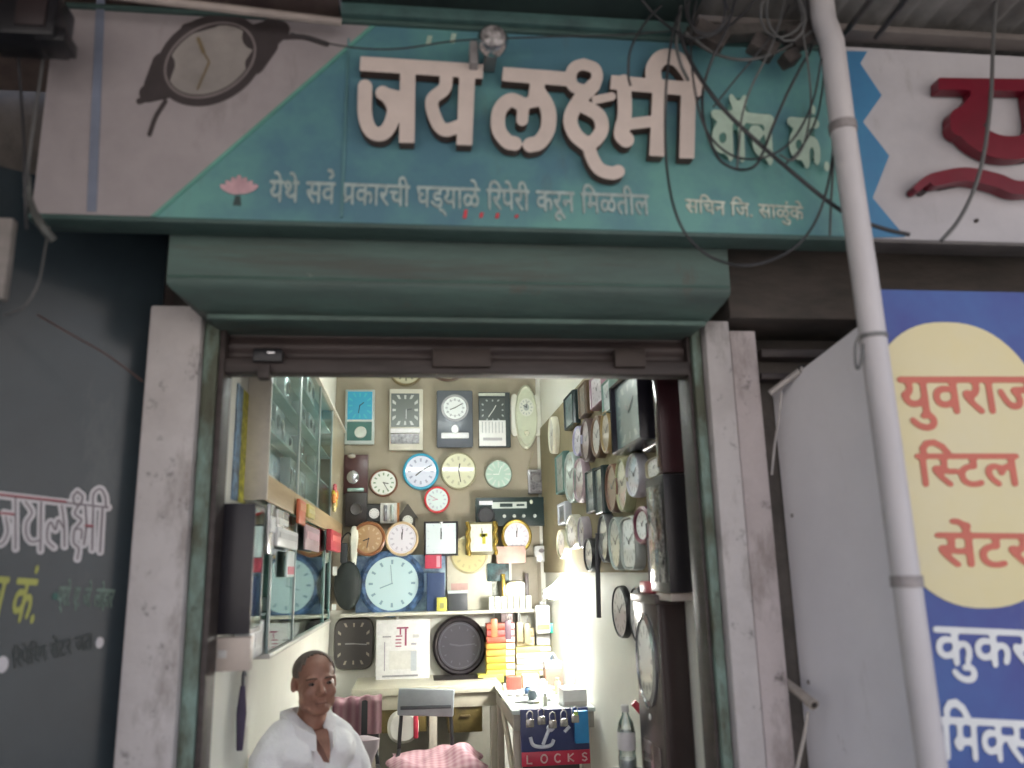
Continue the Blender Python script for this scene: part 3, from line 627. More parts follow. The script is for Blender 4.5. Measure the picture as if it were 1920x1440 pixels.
cable('cable hanging close along the left side of the white pipe', [(1540, 90), (1556, 200), (1562, 300), (1558, 380), (1556, 440)], .0035, WIRE_G)
cable('thin slack wire strung across the top of the teal sign', [(545, 62), (640, 86), (740, 92), (860, 76), (1000, 70), (1150, 66), (1260, 58)], .0025, WIRE, -.37, .0)
cable('dark wire hanging at the left end of the sign', [(30, 60), (38, 160), (45, 270), (47, 360), (50, 430)], .004)
cable('grey wire crossing the dark wire at the left end of the sign', [(78, 60), (80, 110), (66, 210), (55, 290), (46, 370)], .004, WIRE_G)
cable('pale bundle of wires bending round the lower left corner of the sign', [(50, 330), (56, 380), (80, 425), (100, 450)], .010, mat((.10, .105, .10), .6, name='wire wrap'))
cable('thin pale wire drooping from the sign corner to the far left wall', [(92, 425), (84, 470), (72, 530), (45, 575), (10, 590)], .0025, WIRE_G)
cable('thin reddish wire slanting across the dark glass panel to the pillar', [(70, 590), (130, 625), (200, 665), (268, 715)], .0022, mat((.10, .05, .04), .6, name='reddish wire'), -.2, 0)
cable('thin cable swinging in a wide loop across the small lettering to the pipe', [(1310, -20), (1296, 60), (1300, 150), (1322, 240), (1370, 290), (1430, 296), (1486, 262), (1524, 190), (1540, 110)], .0032, WIRE, -.44)
cable('slack cable dropping from the canopy across the last small letter', [(1500, -20), (1506, 60), (1516, 130), (1520, 200), (1508, 268), (1486, 300), (1462, 290)], .003, WIRE_G)
bk = thing('cable_bracket', 'sooty clutter of steel brackets where the cables gather above the pipe', 'bracket', (0, 0, 0))
A, B = aY(1300, 92, ys-.05), aY(1540, 30, ys-.05)
mb = MB(); mb.box((A+B)/2, ((B-A).length*1.05, .05, .035), .004, Matrix.Rotation(-.12, 3, 'Y')); mb.build('angle_iron', mat((.10, .09, .085), .8, vs=9, bump=.5, col2=(.04, .035, .03), name='sooty iron'), bk)
for (x, y, w_, h_) in [(1330, 70, .10, .06), (1430, 90, .08, .05), (1500, 70, .09, .07), (1480, 110, .05, .04)]:
    c = aY(x, y, ys-.09); MB().box(c, (w_, .05, h_), .006, Matrix.Rotation(x*.7 % 1-.5, 3, 'Y')).build('clamp', mat((.09, .075, .07), .85, vs=12, bump=.5, col2=(.03, .026, .025), name='grime'), bk)
for k, (lab, x, y, n_, rad, dp) in enumerate([('coil of grey cable hooked beside the top of the white pipe', 1470, 25, 2, .07, -.46), ('small loop of dark cable hanging at the left end of the grey canopy', 1325, 15, 2, .07, -.47)]):
    c = aY(x, y, dp); pts = []
    for j in range(n_*14):
        a_ = j*2*math.pi/14; r_ = rad*(1+.16*math.sin(j*.71+k)); pts.append(c+Vector((r_*math.cos(a_)*.8, .02*math.sin(j*.37), r_*math.sin(a_)*1.15+.012*math.sin(j*.5))))
    tag(MB().tube(pts, .0036, 6).build('cable_coil', WIRE_G if k == 0 else WIRE, None, 80), lab, 'cable')
cable('dark cable sagging from the canopy end across the pale raised letter tops', [(1180, -30), (1230, 30), (1290, 70), (1345, 60), (1400, 20), (1430, -30)], .004)
cable('grey cable running along the canopy edge toward the white pipe', [(1285, 60), (1340, 100), (1400, 112), (1460, 96), (1520, 60), (1560, 20)], .0045, WIRE_G)
#INTERIOR
# ================================================================== INSIDE THE SHOP
def dial_mat(base, mark, square=False, r0=.62, r1=.84, w=.16, coat=.5, ring=None, rough=.3, disc=None):
    k = ('dial', base, mark, square, r0, r1, w, coat, ring, disc)
    if k in _m: return _m[k]
    m = bpy.data.materials.new('clock dial'); m.use_nodes = True; n = m.node_tree.nodes; L = m.node_tree.links; p = n['Principled BSDF']
    p.inputs['Roughness'].default_value = rough; p.inputs['Coat Weight'].default_value = coat; p.inputs['Coat Roughness'].default_value = .03
    tc = n.new('ShaderNodeTexCoord'); sp_ = n.new('ShaderNodeSeparateXYZ'); L.new(tc.outputs['Generated'], sp_.inputs[0])
    def M(op, a, b=None):
        q = n.new('ShaderNodeMath'); q.operation = op
        for i, v in enumerate((a, b)):
            if v is None: continue
            if isinstance(v, (int, float)): q.inputs[i].default_value = v
            else: L.new(v, q.inputs[i])
        return q.outputs[0]
    x = M('MULTIPLY', M('SUBTRACT', sp_.outputs[0], .5), 2); z = M('MULTIPLY', M('SUBTRACT', sp_.outputs[2], .5), 2)
    r = M('MAXIMUM', M('ABSOLUTE', x), M('ABSOLUTE', z)) if square else M('SQRT', M('ADD', M('MULTIPLY', x, x), M('MULTIPLY', z, z)))
    a = M('MULTIPLY', M('ARCTAN2', x, z), 12/(2*math.pi)); fr = M('ABSOLUTE', M('SUBTRACT', a, M('ROUND', a)))
    mk = M('MULTIPLY', M('LESS_THAN', fr, w), M('MULTIPLY', M('GREATER_THAN', r, r0), M('LESS_THAN', r, r1)))
    if ring: mk = M('MAXIMUM', mk, M('MULTIPLY', M('GREATER_THAN', r, ring), M('LESS_THAN', r, ring+.03)))
    if disc: mk = M('MAXIMUM', mk, M('LESS_THAN', r, disc))
    mx = n.new('ShaderNodeMix'); mx.data_type = 'RGBA'; mx.inputs['A'].default_value = (*base, 1); mx.inputs['B'].default_value = (*mark, 1)
    L.new(M('MULTIPLY', mk, .85), mx.inputs['Factor']); L.new(mx.outputs['Result'], p.inputs['Base Color'])
    _m[k] = m; return m
def shape(n, p, ph=0):
    out = []
    for k in range(n):
        t = 2*math.pi*k/n+ph; c, s_ = math.cos(t), math.sin(t)
        out.append((math.copysign(abs(c)**(2/p), c), math.copysign(abs(s_)**(2/p), s_)))
    return out
def ring_mesh(prof, sh, w, h, close=True):
    mb = MB(); rings = [[mb.bm.verts.new((x*r*w/2, y, z*r*h/2)) for x, z in sh] for r, y in prof]; n = len(sh)
    for a, b in zip(rings, rings[1:]):
        for k in range(n): mb.bm.faces.new((a[k], a[(k+1) % n], b[(k+1) % n], b[k]))
    if close: mb.bm.faces.new(rings[0][::-1]); mb.bm.faces.new(rings[-1])
    return mb
def spot(wall, box, off, d):
    """box in pixels on the item's front -> (location on its back plane, rotation, width, height)"""
    x0, y0, x1, y1 = box; cx, cy = (x0+x1)/2, (y0+y1)/2
    if wall == 'L':
        X = XL+off+d; a, b, c = aX(x0, cy, X), aX(x1, cy, X), aX(cx, cy, X)
        return Vector((X-d, c.y, c.z)), R(90), abs(b.y-a.y), abs(aX(cx, y0, X).z-aX(cx, y1, X).z)
    if wall == 'R':
        X = XR-off-d; a, b, c = aX(x0, cy, X), aX(x1, cy, X), aX(cx, cy, X)
        return Vector((X+d, c.y, c.z)), R(-90), abs(b.y-a.y), abs(aX(cx, y0, X).z-aX(cx, y1, X).z)
    Y = (YB if wall == 'B' else wall)-off-d; a, b, c = aY(x0, cy, Y), aY(x1, cy, Y), aY(cx, cy, Y)
    return Vector((c.x, Y+d, c.z)), 0, abs(b.x-a.x), abs(aY(cx, y0, Y).z-aY(cx, y1, Y).z)
def hand(name, L, w, ang, y, m, t, c=(0, 0)):
    o = MB().box((0, 0, L/2-.006), (w, .0012, L), 0).build(name, m, t, False)
    o.location = (c[0], y, c[1]); o.rotation_euler = (0, R(ang), 0); return o
def clock(label, wall, box, rim, dial, p=2, rimw=.13, d=.035, off=.017, hands=(305, 60), group=None, hm=BLACK, extra=None, n=40, ph=0, cat='clock', name='wall_clock', dish=.75):
    loc, rz, w, h = spot(wall, box, off, d)
    if wall in 'LR' if isinstance(wall, str) else False: w = max(w-.0, .05)
    t = thing(name, label, cat, loc, rz, group)
    sh = shape(4, 2, math.pi/4) if p == 'sq' else shape(n, p, ph); k = math.sqrt(2) if p == 'sq' else 1
    ring_mesh([(1, 0), (1, -d*.45), (.985, -d*.85), (1-rimw*.45, -d), (1-rimw*.8, -d*.95), (1-rimw, -d*dish)], sh, w*k, h*k).build('case', rim, t)
    ring_mesh([(1-rimw-.004, -d*dish-.0008), (1-rimw-.004, -d*dish-.0025)], sh, w*k, h*k).build('dial', dial, t, False)
    if hands:
        r = min(w, h)/2*(1-rimw)
        hand('hour_hand', r*.5, r*.075, hands[0], -d*dish-.004, hm, t); hand('minute_hand', r*.75, r*.055, hands[1], -d*dish-.0055, hm, t)
    return t, w, h, d
def slab(name, label, cat, wall, box, d, m, off=.017, bev=.004, group=None, part='body'):
    loc, rz, w, h = spot(wall, box, off, d); t = thing(name, label, cat, loc, rz, group)
    MB().box((0, -d/2, 0), (w, d, h), min(bev, w*.2, d*.3)).build(part, m, t)
    return t, w, h, d
def sub(t, name, cx, cz, w, h, y, d, m, bev=0):
    return MB().box((cx, y-d/2, cz), (w, d, h), bev).build(name, m, t)
def C(*c, r=.4, **k): return mat(tuple(c), r, var=k.pop('var', .05), vs=k.pop('vs', 15), **k)
GRP = 'clocks hung on the rear wall'; GRS = 'clocks seen side-on along the right wall'
WD = (.72, .73, .72); DK = (.03, .03, .035)
wdial = dial_mat(WD, (.08, .08, .1)); bdial = dial_mat((.02, .022, .026), (.55, .55, .55)); 
# ---- top row: five pendulum clocks
t, w, h, d = slab('pendulum_clock', 'pendulum clock with a bright blue dial over a green window, leftmost in the top row', 'clock', 'B', (647, 730, 702, 832), .05, C(.42, .48, .46, r=.3), group=GRP, part='case')
sub(t, 'dial', 0, h*.20, w*.84, h*.52, -d-.001, .003, dial_mat((.03, .33, .52), (.05, .45, .52), True, .6, .9, .14, .3)); sub(t, 'window', 0, -h*.27, w*.84, h*.34, -d-.001, .003, C(.07, .17, .15, r=.15))
ring_mesh([(1, -d-.005), (.9, -d-.010)], shape(24, 2), w*.42, w*.42).build('pendulum_bob', C(.55, .60, .54, r=.25, metal=.3), t).location = (w*.04, 0, -h*.29)
sub(t, 'divider', 0, -h*.075, w*.86, h*.03, -d-.001, .008, C(.55, .6, .56)); hand('hour_hand', w*.2, .006, 50, -d-.006, BLACK, t, (0, h*.2)); hand('minute_hand', w*.3, .005, 190, -d-.0075, BLACK, t, (0, h*.2))
t, w, h, d = slab('pendulum_clock', 'silver framed pendulum clock with a black square dial and large pale numerals', 'clock', 'B', (730, 729, 793, 843), .05, C(.60, .58, .50, r=.3), group=GRP, part='case')
sub(t, 'dial', -w*.03, h*.15, w*.84, h*.55, -d-.001, .003, dial_mat((.11, .13, .12), (.55, .57, .55), True, .66, .90, .17, .4)); sub(t, 'window', -w*.03, -h*.32, w*.84, h*.16, -d-.001, .003, C(.18, .17, .18, r=.2, vs=50, var=.4))
sub(t, 'shelf_bar', -w*.02, -h*.195, w*.88, h*.075, -d-.001, .02, C(.78, .78, .80, r=.25), .003); hand('hour_hand', w*.2, .006, 80, -d-.006, BLACK, t, (0, h*.15)); hand('minute_hand', w*.3, .005, 180, -d-.0075, C(.6, .6, .6), t, (0, h*.15))
t, w, h, d = slab('pendulum_clock', 'grey blue pendulum clock with a round silver dial, middle of the top row', 'clock', 'B', (819, 731, 887, 838), .06, C(.11, .125, .15, r=.25), group=GRP, bev=.012, part='case')
ring_mesh([(1, -d-.0005), (1, -d-.012), (.88, -d-.016), (.84, -d-.010)], shape(32, 2), w*.76, w*.76).build('dial_ring', C(.55, .56, .6, r=.25, metal=.4), t).location = (0, 0, h*.18)
o = ring_mesh([(.83, -d-.011), (.83, -d-.0125)], shape(32, 2), w*.76, w*.76); o = o.build('dial', dial_mat((.74, .78, .78), (.3, .32, .35), ring=.7), t, False); o.location = (0, 0, h*.18)
sub(t, 'silver_plaque', 0, -h*.30, w*.76, h*.10, -d-.0005, .012, C(.80, .82, .85, r=.2), .006); ring_mesh([(1, -d-.0005), (.8, -d-.012)], shape(20, 2), w*.22, w*.26).build('crest', C(.80, .82, .85, r=.2), t).location = (0, 0, -h*.19)
hand('hour_hand', w*.17, .006, 250, -d-.015, BLACK, t, (0, h*.18)); hand('minute_hand', w*.24, .005, 60, -d-.0165, BLACK, t, (0, h*.18))
t, w, h, d = slab('pendulum_clock', 'black pendulum clock with a white barred panel below its dark dial', 'clock', 'B', (898, 735, 957, 838), .055, C(.06, .075, .08, r=.25), group=GRP, part='case')
sub(t, 'dial', -w*.06, h*.17, w*.80, h*.44, -d-.001, .003, dial_mat((.045, .06, .06), (.45, .5, .5), True, .72, .86, .12, .5)); sub(t, 'white_panel', -w*.08, -h*.25, w*.84, h*.46, -d-.001, .012, C(.78, .79, .78, r=.35), .002)
for k in range(7): sub(t, 'bar', -w*.08+(k-3)*w*.105, -h*.15, w*.025, h*.2, -d-.0135, .002, C(.42, .44, .46))
sub(t, 'caption_bar', -w*.08, -h*.36, w*.6, h*.05, -d-.0135, .002, C(.45, .45, .47)); sub(t, 'top_strip', -w*.08, h*.455, w*.84, h*.05, -d-.001, .006, C(.55, .58, .5))
hand('hour_hand', w*.2, .006, 30, -d-.006, C(.7, .72, .7), t, (-w*.04, h*.17)); hand('minute_hand', w*.3, .005, 215, -d-.0075, C(.7, .72, .7), t, (-w*.04, h*.17))
loc, rz, w, h = spot('B', (958, 720, 1017, 840), .017, .05)
t = thing('pendulum_clock', 'ornate cream oval pendulum clock with side scrolls, rightmost in the top row', 'clock', loc, 0, GRP)
CRM = C(.66, .68, .54, r=.3)
ring_mesh([(1, 0), (1, -.03), (.93, -.045), (.86, -.035)], shape(36, 2), w*.72, h).build('case', CRM, t)
ring_mesh([(.85, -.036), (.85, -.038)], shape(36, 2), w*.72, h).build('front', C(.60, .64, .50, r=.2), t)
for s_ in (-1, 1): ring_mesh([(1, 0), (1, -.02), (.7, -.03)], shape(24, 2.6), w*.30, h*.66).build('side_scroll', C(.72, .72, .64, r=.3), t).location = (s_*w*.36, 0, h*.03)
o = ring_mesh([(1, -.0385), (1, -.042)], shape(28, 2), w*.46, w*.58).build('dial', dial_mat((.68, .70, .62), (.3, .34, .34), disc=.38), t, False); o.location = (0, 0, h*.14)
ring_mesh([(1, -.0385), (.8, -.048)], shape(18, 2), w*.17, w*.17).build('pendulum_bob', C(.75, .72, .55, r=.2, metal=.4), t).location = (0, 0, -h*.26)
hand('hour_hand', .035, .005, 300, -.044, BLACK, t, (0, h*.14)); hand('minute_hand', .05, .004, 10, -.0455, BLACK, t, (0, h*.14))
clock('brown framed round clock cut off by the shutter above the silver pendulum clock', 'B', (728, 655, 795, 723), C(.20, .16, .08), dial_mat((.40, .38, .26), (.1, .09, .05)), group=GRP)
clock('dark brown oval clock mostly hidden by the shutter, above the grey blue pendulum clock', 'B', (800, 640, 880, 714), C(.10, .06, .04), dial_mat((.35, .30, .2), (.1, .09, .05)), group=GRP)
# ---- second row
clock('round white clock with a brown rim, left in the second row', 'B', (692, 879, 746, 931), C(.22, .10, .06), dial_mat((.72, .75, .70), (.12, .25, .12)), group=GRP, rimw=.14, hands=(100, 150))
clock('round white clock with a shiny bright blue rim', 'B', (755, 849, 823, 918), C(.05, .38, .58, r=.2), dial_mat((.62, .66, .78), (.25, .28, .4)), group=GRP, rimw=.15, hands=(230, 60))
t, w, h, d = clock('round cream clock with a gilt rim, right of the blue rimmed clock', 'B', (826, 847, 894, 918), C(.40, .37, .24, r=.25, metal=.3), dial_mat((.60, .60, .42), (.4, .4, .28), coat=.7), group=GRP, rimw=.09, hands=(10, 170))
clock('small pale green round clock with a crystal dial', 'B', (909, 862, 961, 916), C(.38, .42, .36, r=.2, metal=.3), dial_mat((.42, .58, .50), (.6, .66, .6), r0=.5, r1=.95), group=GRP, rimw=.08, hands=(270, 20), hm=C(.8, .85, .8))
clock('small round white clock with a bright red rim', 'B', (795, 911, 844, 962), C(.60, .05, .06, r=.25), dial_mat((.62, .72, .72), (.4, .4, .5)), group=GRP, rimw=.17, hands=(260, 300), hm=C(.5, .2, .3))
t, w, h, d = slab('wall_plaque', 'dark maroon plaque with silver ornaments, partly behind the glass cabinet', 'plaque', 'B', (645, 852, 690, 926), .03, C(.07, .025, .025, r=.3), part='board')
MB().ball((-w*.12, -d-.012, -h*.08), (.045, .02, .05)).build('silver_ball', C(.55, .57, .6, r=.12, metal=.8), t)
MB().box((0, -d-.008, -h*.4), (.12, .016, .03), .008).build('silver_base', C(.35, .5, .46, r=.2, metal=.5), t); MB().ball((-w*.2, -d-.008, h*.46), (.03, .012, .02), 2).build('ornament', C(.45, .42, .36, r=.2, metal=.5), t)
t, w, h, d = slab('frame', 'small grey metal framed picture above the dark radio clock', 'frame', 'B', (990, 880, 1022, 926), .025, C(.30, .29, .30, r=.25, metal=.4), part='frame')
sub(t, 'picture', 0, 0, w*.72, h*.8, -d-.001, .002, C(.18, .17, .18, vs=40, var=.4)); ring_mesh([(1, -d-.004), (.8, -d-.01)], shape(20, 2), w*.55, w*.55).build('emblem', C(.35, .34, .35, r=.2, metal=.5), t).location = (0, 0, h*.14)
t, w, h, d = slab('frame', 'narrow grey metal frame beside the corner of the rear wall', 'frame', 'B', (1026, 862, 1043, 926), .03, C(.33, .34, .32, r=.25, metal=.4), part='frame')
sub(t, 'picture', 0, 0, w*.6, h*.84, -d-.001, .002, C(.10, .13, .12, r=.15))
MB_ = MB().tube([BY(1000, 846, .03), BY(995, 862, .03), BY(990, 880, .03)], .003, 6); tag(MB_.build('cord', C(.45, .4, .25)), 'thin cord hanging from the cream oval clock to the small grey frame', 'cord')
t, w, h, d = slab('speaker_box', 'black box with a dull round speaker beside the wooden strip', 'speaker', 'B', (647, 924, 688, 986), .07, C(.025, .02, .02, r=.4), part='cabinet')
ring_mesh([(1, -d-.0005), (.85, -d-.008), (.6, -d-.003)], shape(20, 2), w*.6, w*.6).build('cone', C(.07, .065, .065, r=.4), t)
t, w, h, d = clock('small black square clock with a round white dial', 'B', (686, 944, 717, 978), C(.03, .03, .03), C(.03, .03, .03), p='sq', rimw=.08, hands=None, group=GRP, d=.05)
o = ring_mesh([(1, -d-.0005), (1, -d-.003)], shape(24, 2), w*.62, w*.62).build('white_dial', dial_mat((.7, .7, .7), (.3, .3, .3)), t, False); o.location = (0, 0, -h*.05)
t, w, h, d = slab('watch_stand', 'white watch display card with an orange edge', 'display card', 'B', (713, 943, 748, 981), .05, C(.66, .66, .64), part='card')
sub(t, 'orange_edge', w*.46, 0, w*.12, h, -d-.0005, .004, C(.42, .16, .05)); sub(t, 'watch', -w*.22, 0, w*.2, h*.8, -d-.0005, .012, C(.3, .3, .32, r=.2, metal=.7), .004)
sub(t, 'watch', w*.14, 0, w*.2, h*.8, -d-.0005, .012, C(.5, .55, .5, r=.2, metal=.5), .004)
loc, rz, w, h = spot('B', (745, 944, 784, 990), .017, .04); t = thing('house_clock', 'dark house shaped clock with a small round pale dial', 'clock', loc, 0, GRP)
MB().prism([(-w*.36, -h/2), (w*.36, -h/2), (w*.36, -h*.05), (w*.5, -h*.1), (0, h/2), (-w*.5, -h*.1), (-w*.36, -h*.05)], lambda x, z: Vector((x, -.04, z)), (0, .04, 0)).build('case', C(.05, .045, .035), t)
o = ring_mesh([(1, -.0405), (1, -.045)], shape(24, 2), w*.5, w*.5).build('dial', dial_mat((.6, .62, .56), (.3, .3, .3)), t, False); o.location = (0, 0, -h*.2)
# radio clock
t, w, h, d = slab('radio', 'wide black radio clock with a silver tuning strip and round speaker on the rear wall', 'radio', 'B', (893, 932, 1041, 986), .09, C(.02, .035, .035, r=.3), part='cabinet', bev=.006)
sub(t, 'tuner_strip', -w*.08, h*.22, w*.44, h*.22, -d-.001, .004, C(.50, .55, .52, r=.25)); sub(t, 'display', -w*.12, h*.22, w*.16, h*.12, -d-.006, .002, C(.05, .07, .07, r=.15)); sub(t, 'display', w*.06, h*.22, w*.1, h*.07, -d-.006, .002, C(.05, .07, .07, r=.15))
ring_mesh([(1, -d-.0005), (.92, -d-.012), (.8, -d-.004)], shape(28, 2), h*.62, h*.62).build('speaker', C(.05, .05, .055, r=.3), t).location = (-w*.375, 0, -h*.12)
sub(t, 'silver_badge', -w*.375, h*.31, w*.17, h*.14, -d-.001, .006, C(.7, .7, .75, r=.2), .002)
for dx in (-.145, -.02, .1, .24): ring_mesh([(1, -d-.0005), (.85, -d-.014)], shape(14, 2), h*.13, h*.13).build('knob', C(.45, .48, .46, r=.25), t).location = (w*dx, 0, -h*.16)
MB().ball((w*.2, -d-.004, h*.33), (.012, .01, .016), 2).build('indicator', C(.7, .72, .6, r=.2), t)
# ---- third row, standing on thin brackets in front of the board
o3 = .10
clock('round brown wooden clock with a glossy amber dial', 'B', (659, 977, 723, 1043), C(.26, .10, .04, r=.3), dial_mat((.36, .22, .10), (.5, .36, .2), coat=.8), off=o3, group=GRP, rimw=.2, hands=(250, 190))
clock('round white clock in a pale gilt rim with a smaller inner dial', 'B', (722, 977, 785, 1043), C(.60, .45, .28, r=.3), dial_mat((.62, .60, .66), (.4, .38, .45), ring=.9), off=o3, group=GRP, rimw=.16, hands=(0, 5))
t, w, h, d = clock('square white clock in a black frame, centre of the third row', 'B', (795, 977, 859, 1042), C(.02, .02, .03, r=.3), dial_mat((.58, .66, .69), (.45, .52, .58), True, .8, .9, .06), p='sq', off=o3, group=GRP, rimw=.12, hands=(2, 0))
MB().ball((0, -d-.004, h*.45), (.014, .01, .010), 2).build('top_stud', CHROME, t)
t, w, h, d = slab('gilt_clock', 'square cream clock with wavy gilt side columns', 'clock', 'B', (873, 979, 934, 1040), .03, C(.16, .14, .06), off=o3, group=GRP, part='case')
sub(t, 'dial', -w*.02, h*.02, w*.66, h*.84, -d-.001, .004, dial_mat((.66, .67, .58), (.5, .5, .4), True, .7, .85, .05, .4)); sub(t, 'motif', w*.06, -h*.02, w*.1, h*.3, -d-.0055, .002, C(.45, .42, .04)); sub(t, 'motif', w*.05, h*.1, w*.24, h*.1, -d-.0055, .002, C(.45, .42, .04))
for s_ in (-1, 1):
    MB().tube([(s_*w*.42+.007*math.sin(k*1.1), -d-.008, h*(-.52+1.04*k/16)) for k in range(17)], .015, 10).build('gilt_column', GOLD, t)
hand('hour_hand', h*.2, .005, 5, -d-.009, BLACK, t, (0, h*.05)); hand('minute_hand', h*.3, .004, 0, -d-.0105, BLACK, t, (0, h*.05))
clock('round white clock in a thick bright gilt rim', 'B', (940, 973, 998, 1038), GOLD, dial_mat((.66, .64, .68), (.5, .45, .55), ring=.86), off=o3, group=GRP, rimw=.2, hands=(0, 5))
t, w, h, d = slab('trinket', 'small white crystal trinket on the rear wall right of the gilt round clock', 'trinket', 'B', (1002, 1023, 1029, 1054), .05, C(.62, .62, .62, r=.2), bev=.012, part='crystal'); MB().ball((0, -d-.002, h*.2), (.02, .012, .015), 2).build('stone', C(.25, .22, .23, r=.2), t)
loc, rz, w, h = spot('B', (650, 985, 676, 1068), .12, .02); t = thing('ornament', 'white pointed shell like ornament hanging beside the amber dial clock', 'ornament', loc)
ring_mesh([(1, 0), (.97, -.012), (.6, -.03)], [(math.cos(a)*(.55+.45*max(0, math.sin(a))), math.sin(a)) for a in [2*math.pi*k/28 for k in range(28)]], w, h).build('shell', C(.66, .68, .60), t)
# ---- shelf and the things on it
zsh = BY(810, 1147, .22).z; XA = BY(624, 1147, .22).x; XZ = BY(1012, 1147, .22).x
t = thing('wall_shelf', 'long grey white wall shelf below the third row of clocks', 'shelf', (0, 0, 0))
MB().span((XL+.09, YB-.22, zsh-.022), (XZ, YB-.018, zsh), .003).build('board', C(.55, .54, .47), t)
for x in (XA+.42, XZ-.15): MB().span((x, YB-.18, zsh-.14), (x+.02, YB-.018, zsh-.023), .002).build('bracket', C(.4, .4, .38), t)
SH = YB-.10
def on_shelf(name, label, cat, box, d, m, y=SH, bev=.003, part='body', group=None):
    loc, rz, w, h = spot(y, box, 0, d); loc.z = zsh+.0005+h/2
    t = thing(name, label, cat, loc, 0, group); MB().box((0, -d/2, 0), (w, d, h), bev).build(part, m, t); return t, w, h, d
t, w, h, d = on_shelf('poster_panel', 'blue panel with a huge pale blue wrist watch dial standing on the shelf', 'display panel', (668, 1040, 836, 1146), .02, C(.10, .16, .26, vs=5, var=.5, col2=(.35, .50, .56), fac=(.45, .7)), part='panel', y=SH+.04)
ro = (aY(735, 1093, SH).x-loc.x)
cx_, cz_ = aY(735, 1094, SH).x-t.location.x, aY(735, 1094, SH).z-t.location.z
rr = (aY(785, 1094, SH).x-aY(685, 1094, SH).x)
o = ring_mesh([(1.25, -d-.0005), (1.25, -d-.012), (1.12, -d-.022), (1.0, -d-.014)], shape(48, 2), rr, rr*1.0).build('watch_case', C(.08, .16, .32, r=.3, vs=12, var=.4), t); o.location = (cx_, 0, cz_)
o = ring_mesh([(.995, -d-.0145), (.995, -d-.017)], shape(48, 2), rr, rr).build('watch_dial', dial_mat((.46, .62, .65), (.15, .25, .32), r0=.72, r1=.88, w=.1, coat=.2), t, False); o.location = (cx_, 0, cz_)
hand('hour_hand', rr*.26, .007, 250, -d-.019, C(.2, .3, .36), t, (cx_, cz_)); hand('minute_hand', rr*.36, .005, 355, -d-.0205, C(.2, .3, .36), t, (cx_, cz_))
for sx_ in (-1, 1): MB().box((cx_+sx_*rr*.66, -d-.008, cz_), (rr*.14, .014, rr*.34), .006).build('crown_lug', C(.25, .36, .5, r=.3), t)
t, w, h, d = slab('red_box', 'small crimson box hung below the black square clock', 'box', SH-.0, (797, 1040, 828, 1066), .04, C(.45, .05, .09), off=0, part='box'); sub(t, 'label_strip', w*.3, 0, w*.22, h*.8, -d-.0005, .002, C(.6, .3, .35))
on_shelf('box', 'dark navy blue box standing on the shelf beside the big watch panel', 'box', (800, 1074, 834, 1146), .06, C(.035, .06, .14, r=.35), part='carton', y=SH-.01)
t, w, h, d = on_shelf('box', 'tiny yellow carton at the front edge of the shelf', 'box', (819, 1121, 838, 1147), .03, C(.55, .52, .10), part='carton', y=SH-.07); sub(t, 'label_strip', 0, -h*.1, w*.4, h*.4, -d-.0005, .001, C(.3, .3, .12))
t, w, h, d = on_shelf('clock_card', 'cream poster card with a round gold dial standing on the shelf', 'card', (838, 1012, 922, 1146), .02, C(.58, .56, .46), part='card', y=SH+.03)
cx_, cz_ = aY(880, 1040, SH).x-t.location.x, aY(880, 1040, SH).z-t.location.z
o = ring_mesh([(1, -d-.0005), (1, -d-.008), (.9, -d-.012), (.88, -d-.006)], shape(36, 2), .27, .27).build('gold_rim', C(.45, .40, .24, r=.3), t); o.location = (cx_, 0, cz_)
o = ring_mesh([(.875, -d-.0065), (.875, -d-.008)], shape(36, 2), .27, .27).build('gold_dial', dial_mat((.52, .46, .24), (.4, .36, .2), coat=.2), t, False); o.location = (cx_, 0, cz_)
sub(t, 'pink_print', -w*.22, -h*.18, w*.38, h*.10, -d-.0005, .002, C(.55, .36, .32))
t, w, h, d = on_shelf('box', 'black box with a pale lid standing in front of the cream card', 'box', (840, 1106, 877, 1144), .06, C(.05, .055, .065), part='carton', y=SH-.02); sub(t, 'lid', 0, h/2-.01, w*1.02, .02, .002, d+.004, C(.55, .62, .62))
on_shelf('card', 'faded sage green card leaning behind the gold dial', 'card', (884, 1062, 935, 1146), .015, C(.42, .45, .36, vs=12, var=.4), part='card', y=SH+.058)
slab('box', 'pale pink carton below the gilt round clock', 'box', SH, (931, 1024, 986, 1056), .05, C(.60, .40, .34), off=0, part='carton')
t, w, h, d = slab('picture', 'dark teal picture card below the pale pink carton', 'picture', SH+.01, (914, 1056, 955, 1090), .02, C(.06, .12, .13, vs=14, var=.5), off=0, part='card'); sub(t, 'white_edge', w*.55, 0, w*.1, h, -d*.5, .008, C(.6, .63, .6))
on_shelf('carton', 'khaki carton standing behind the teal picture', 'box', (936, 1050, 1008, 1146), .05, C(.30, .27, .21), y=SH+.08, part='carton')
clock('small round gold desk clock on the shelf between dark posts', SH-.0, (946, 1088, 990, 1128), C(.25, .22, .14, r=.3), dial_mat((.58, .54, .30), (.4, .36, .2)), off=0, rimw=.1, name='desk_clock', p=3)
for (x, lab) in ((988, 'dark upright post right of the small gold desk clock'), (944, 'slim gold upright post left of the small gold desk clock')):
    on_shelf('post', lab, 'post', (x-3, 1080, x+4, 1146), .02, C(.10, .08, .08) if x > 960 else GOLD, part='post', y=SH-.02)
for k in range(7):
    x = 917+k*11.6
    t, w, h, d = on_shelf('watch_box', ['first', 'second', 'third', 'fourth', 'fifth', 'sixth', 'last'][k]+' small white box from the left in the row on the shelf edge', 'box', (x, 1121, x+10, 1146), .04, C(.74, .75, .68, var=.04), y=SH-.075, part='box', group='row of small white boxes on the shelf')
    sub(t, 'mark', 0, 0, w*.4, h*.3, -d-.0005, .001, C(.45, .48, .4))
MB_ = MB(); loc = aY(652, 1098, SH-.04)
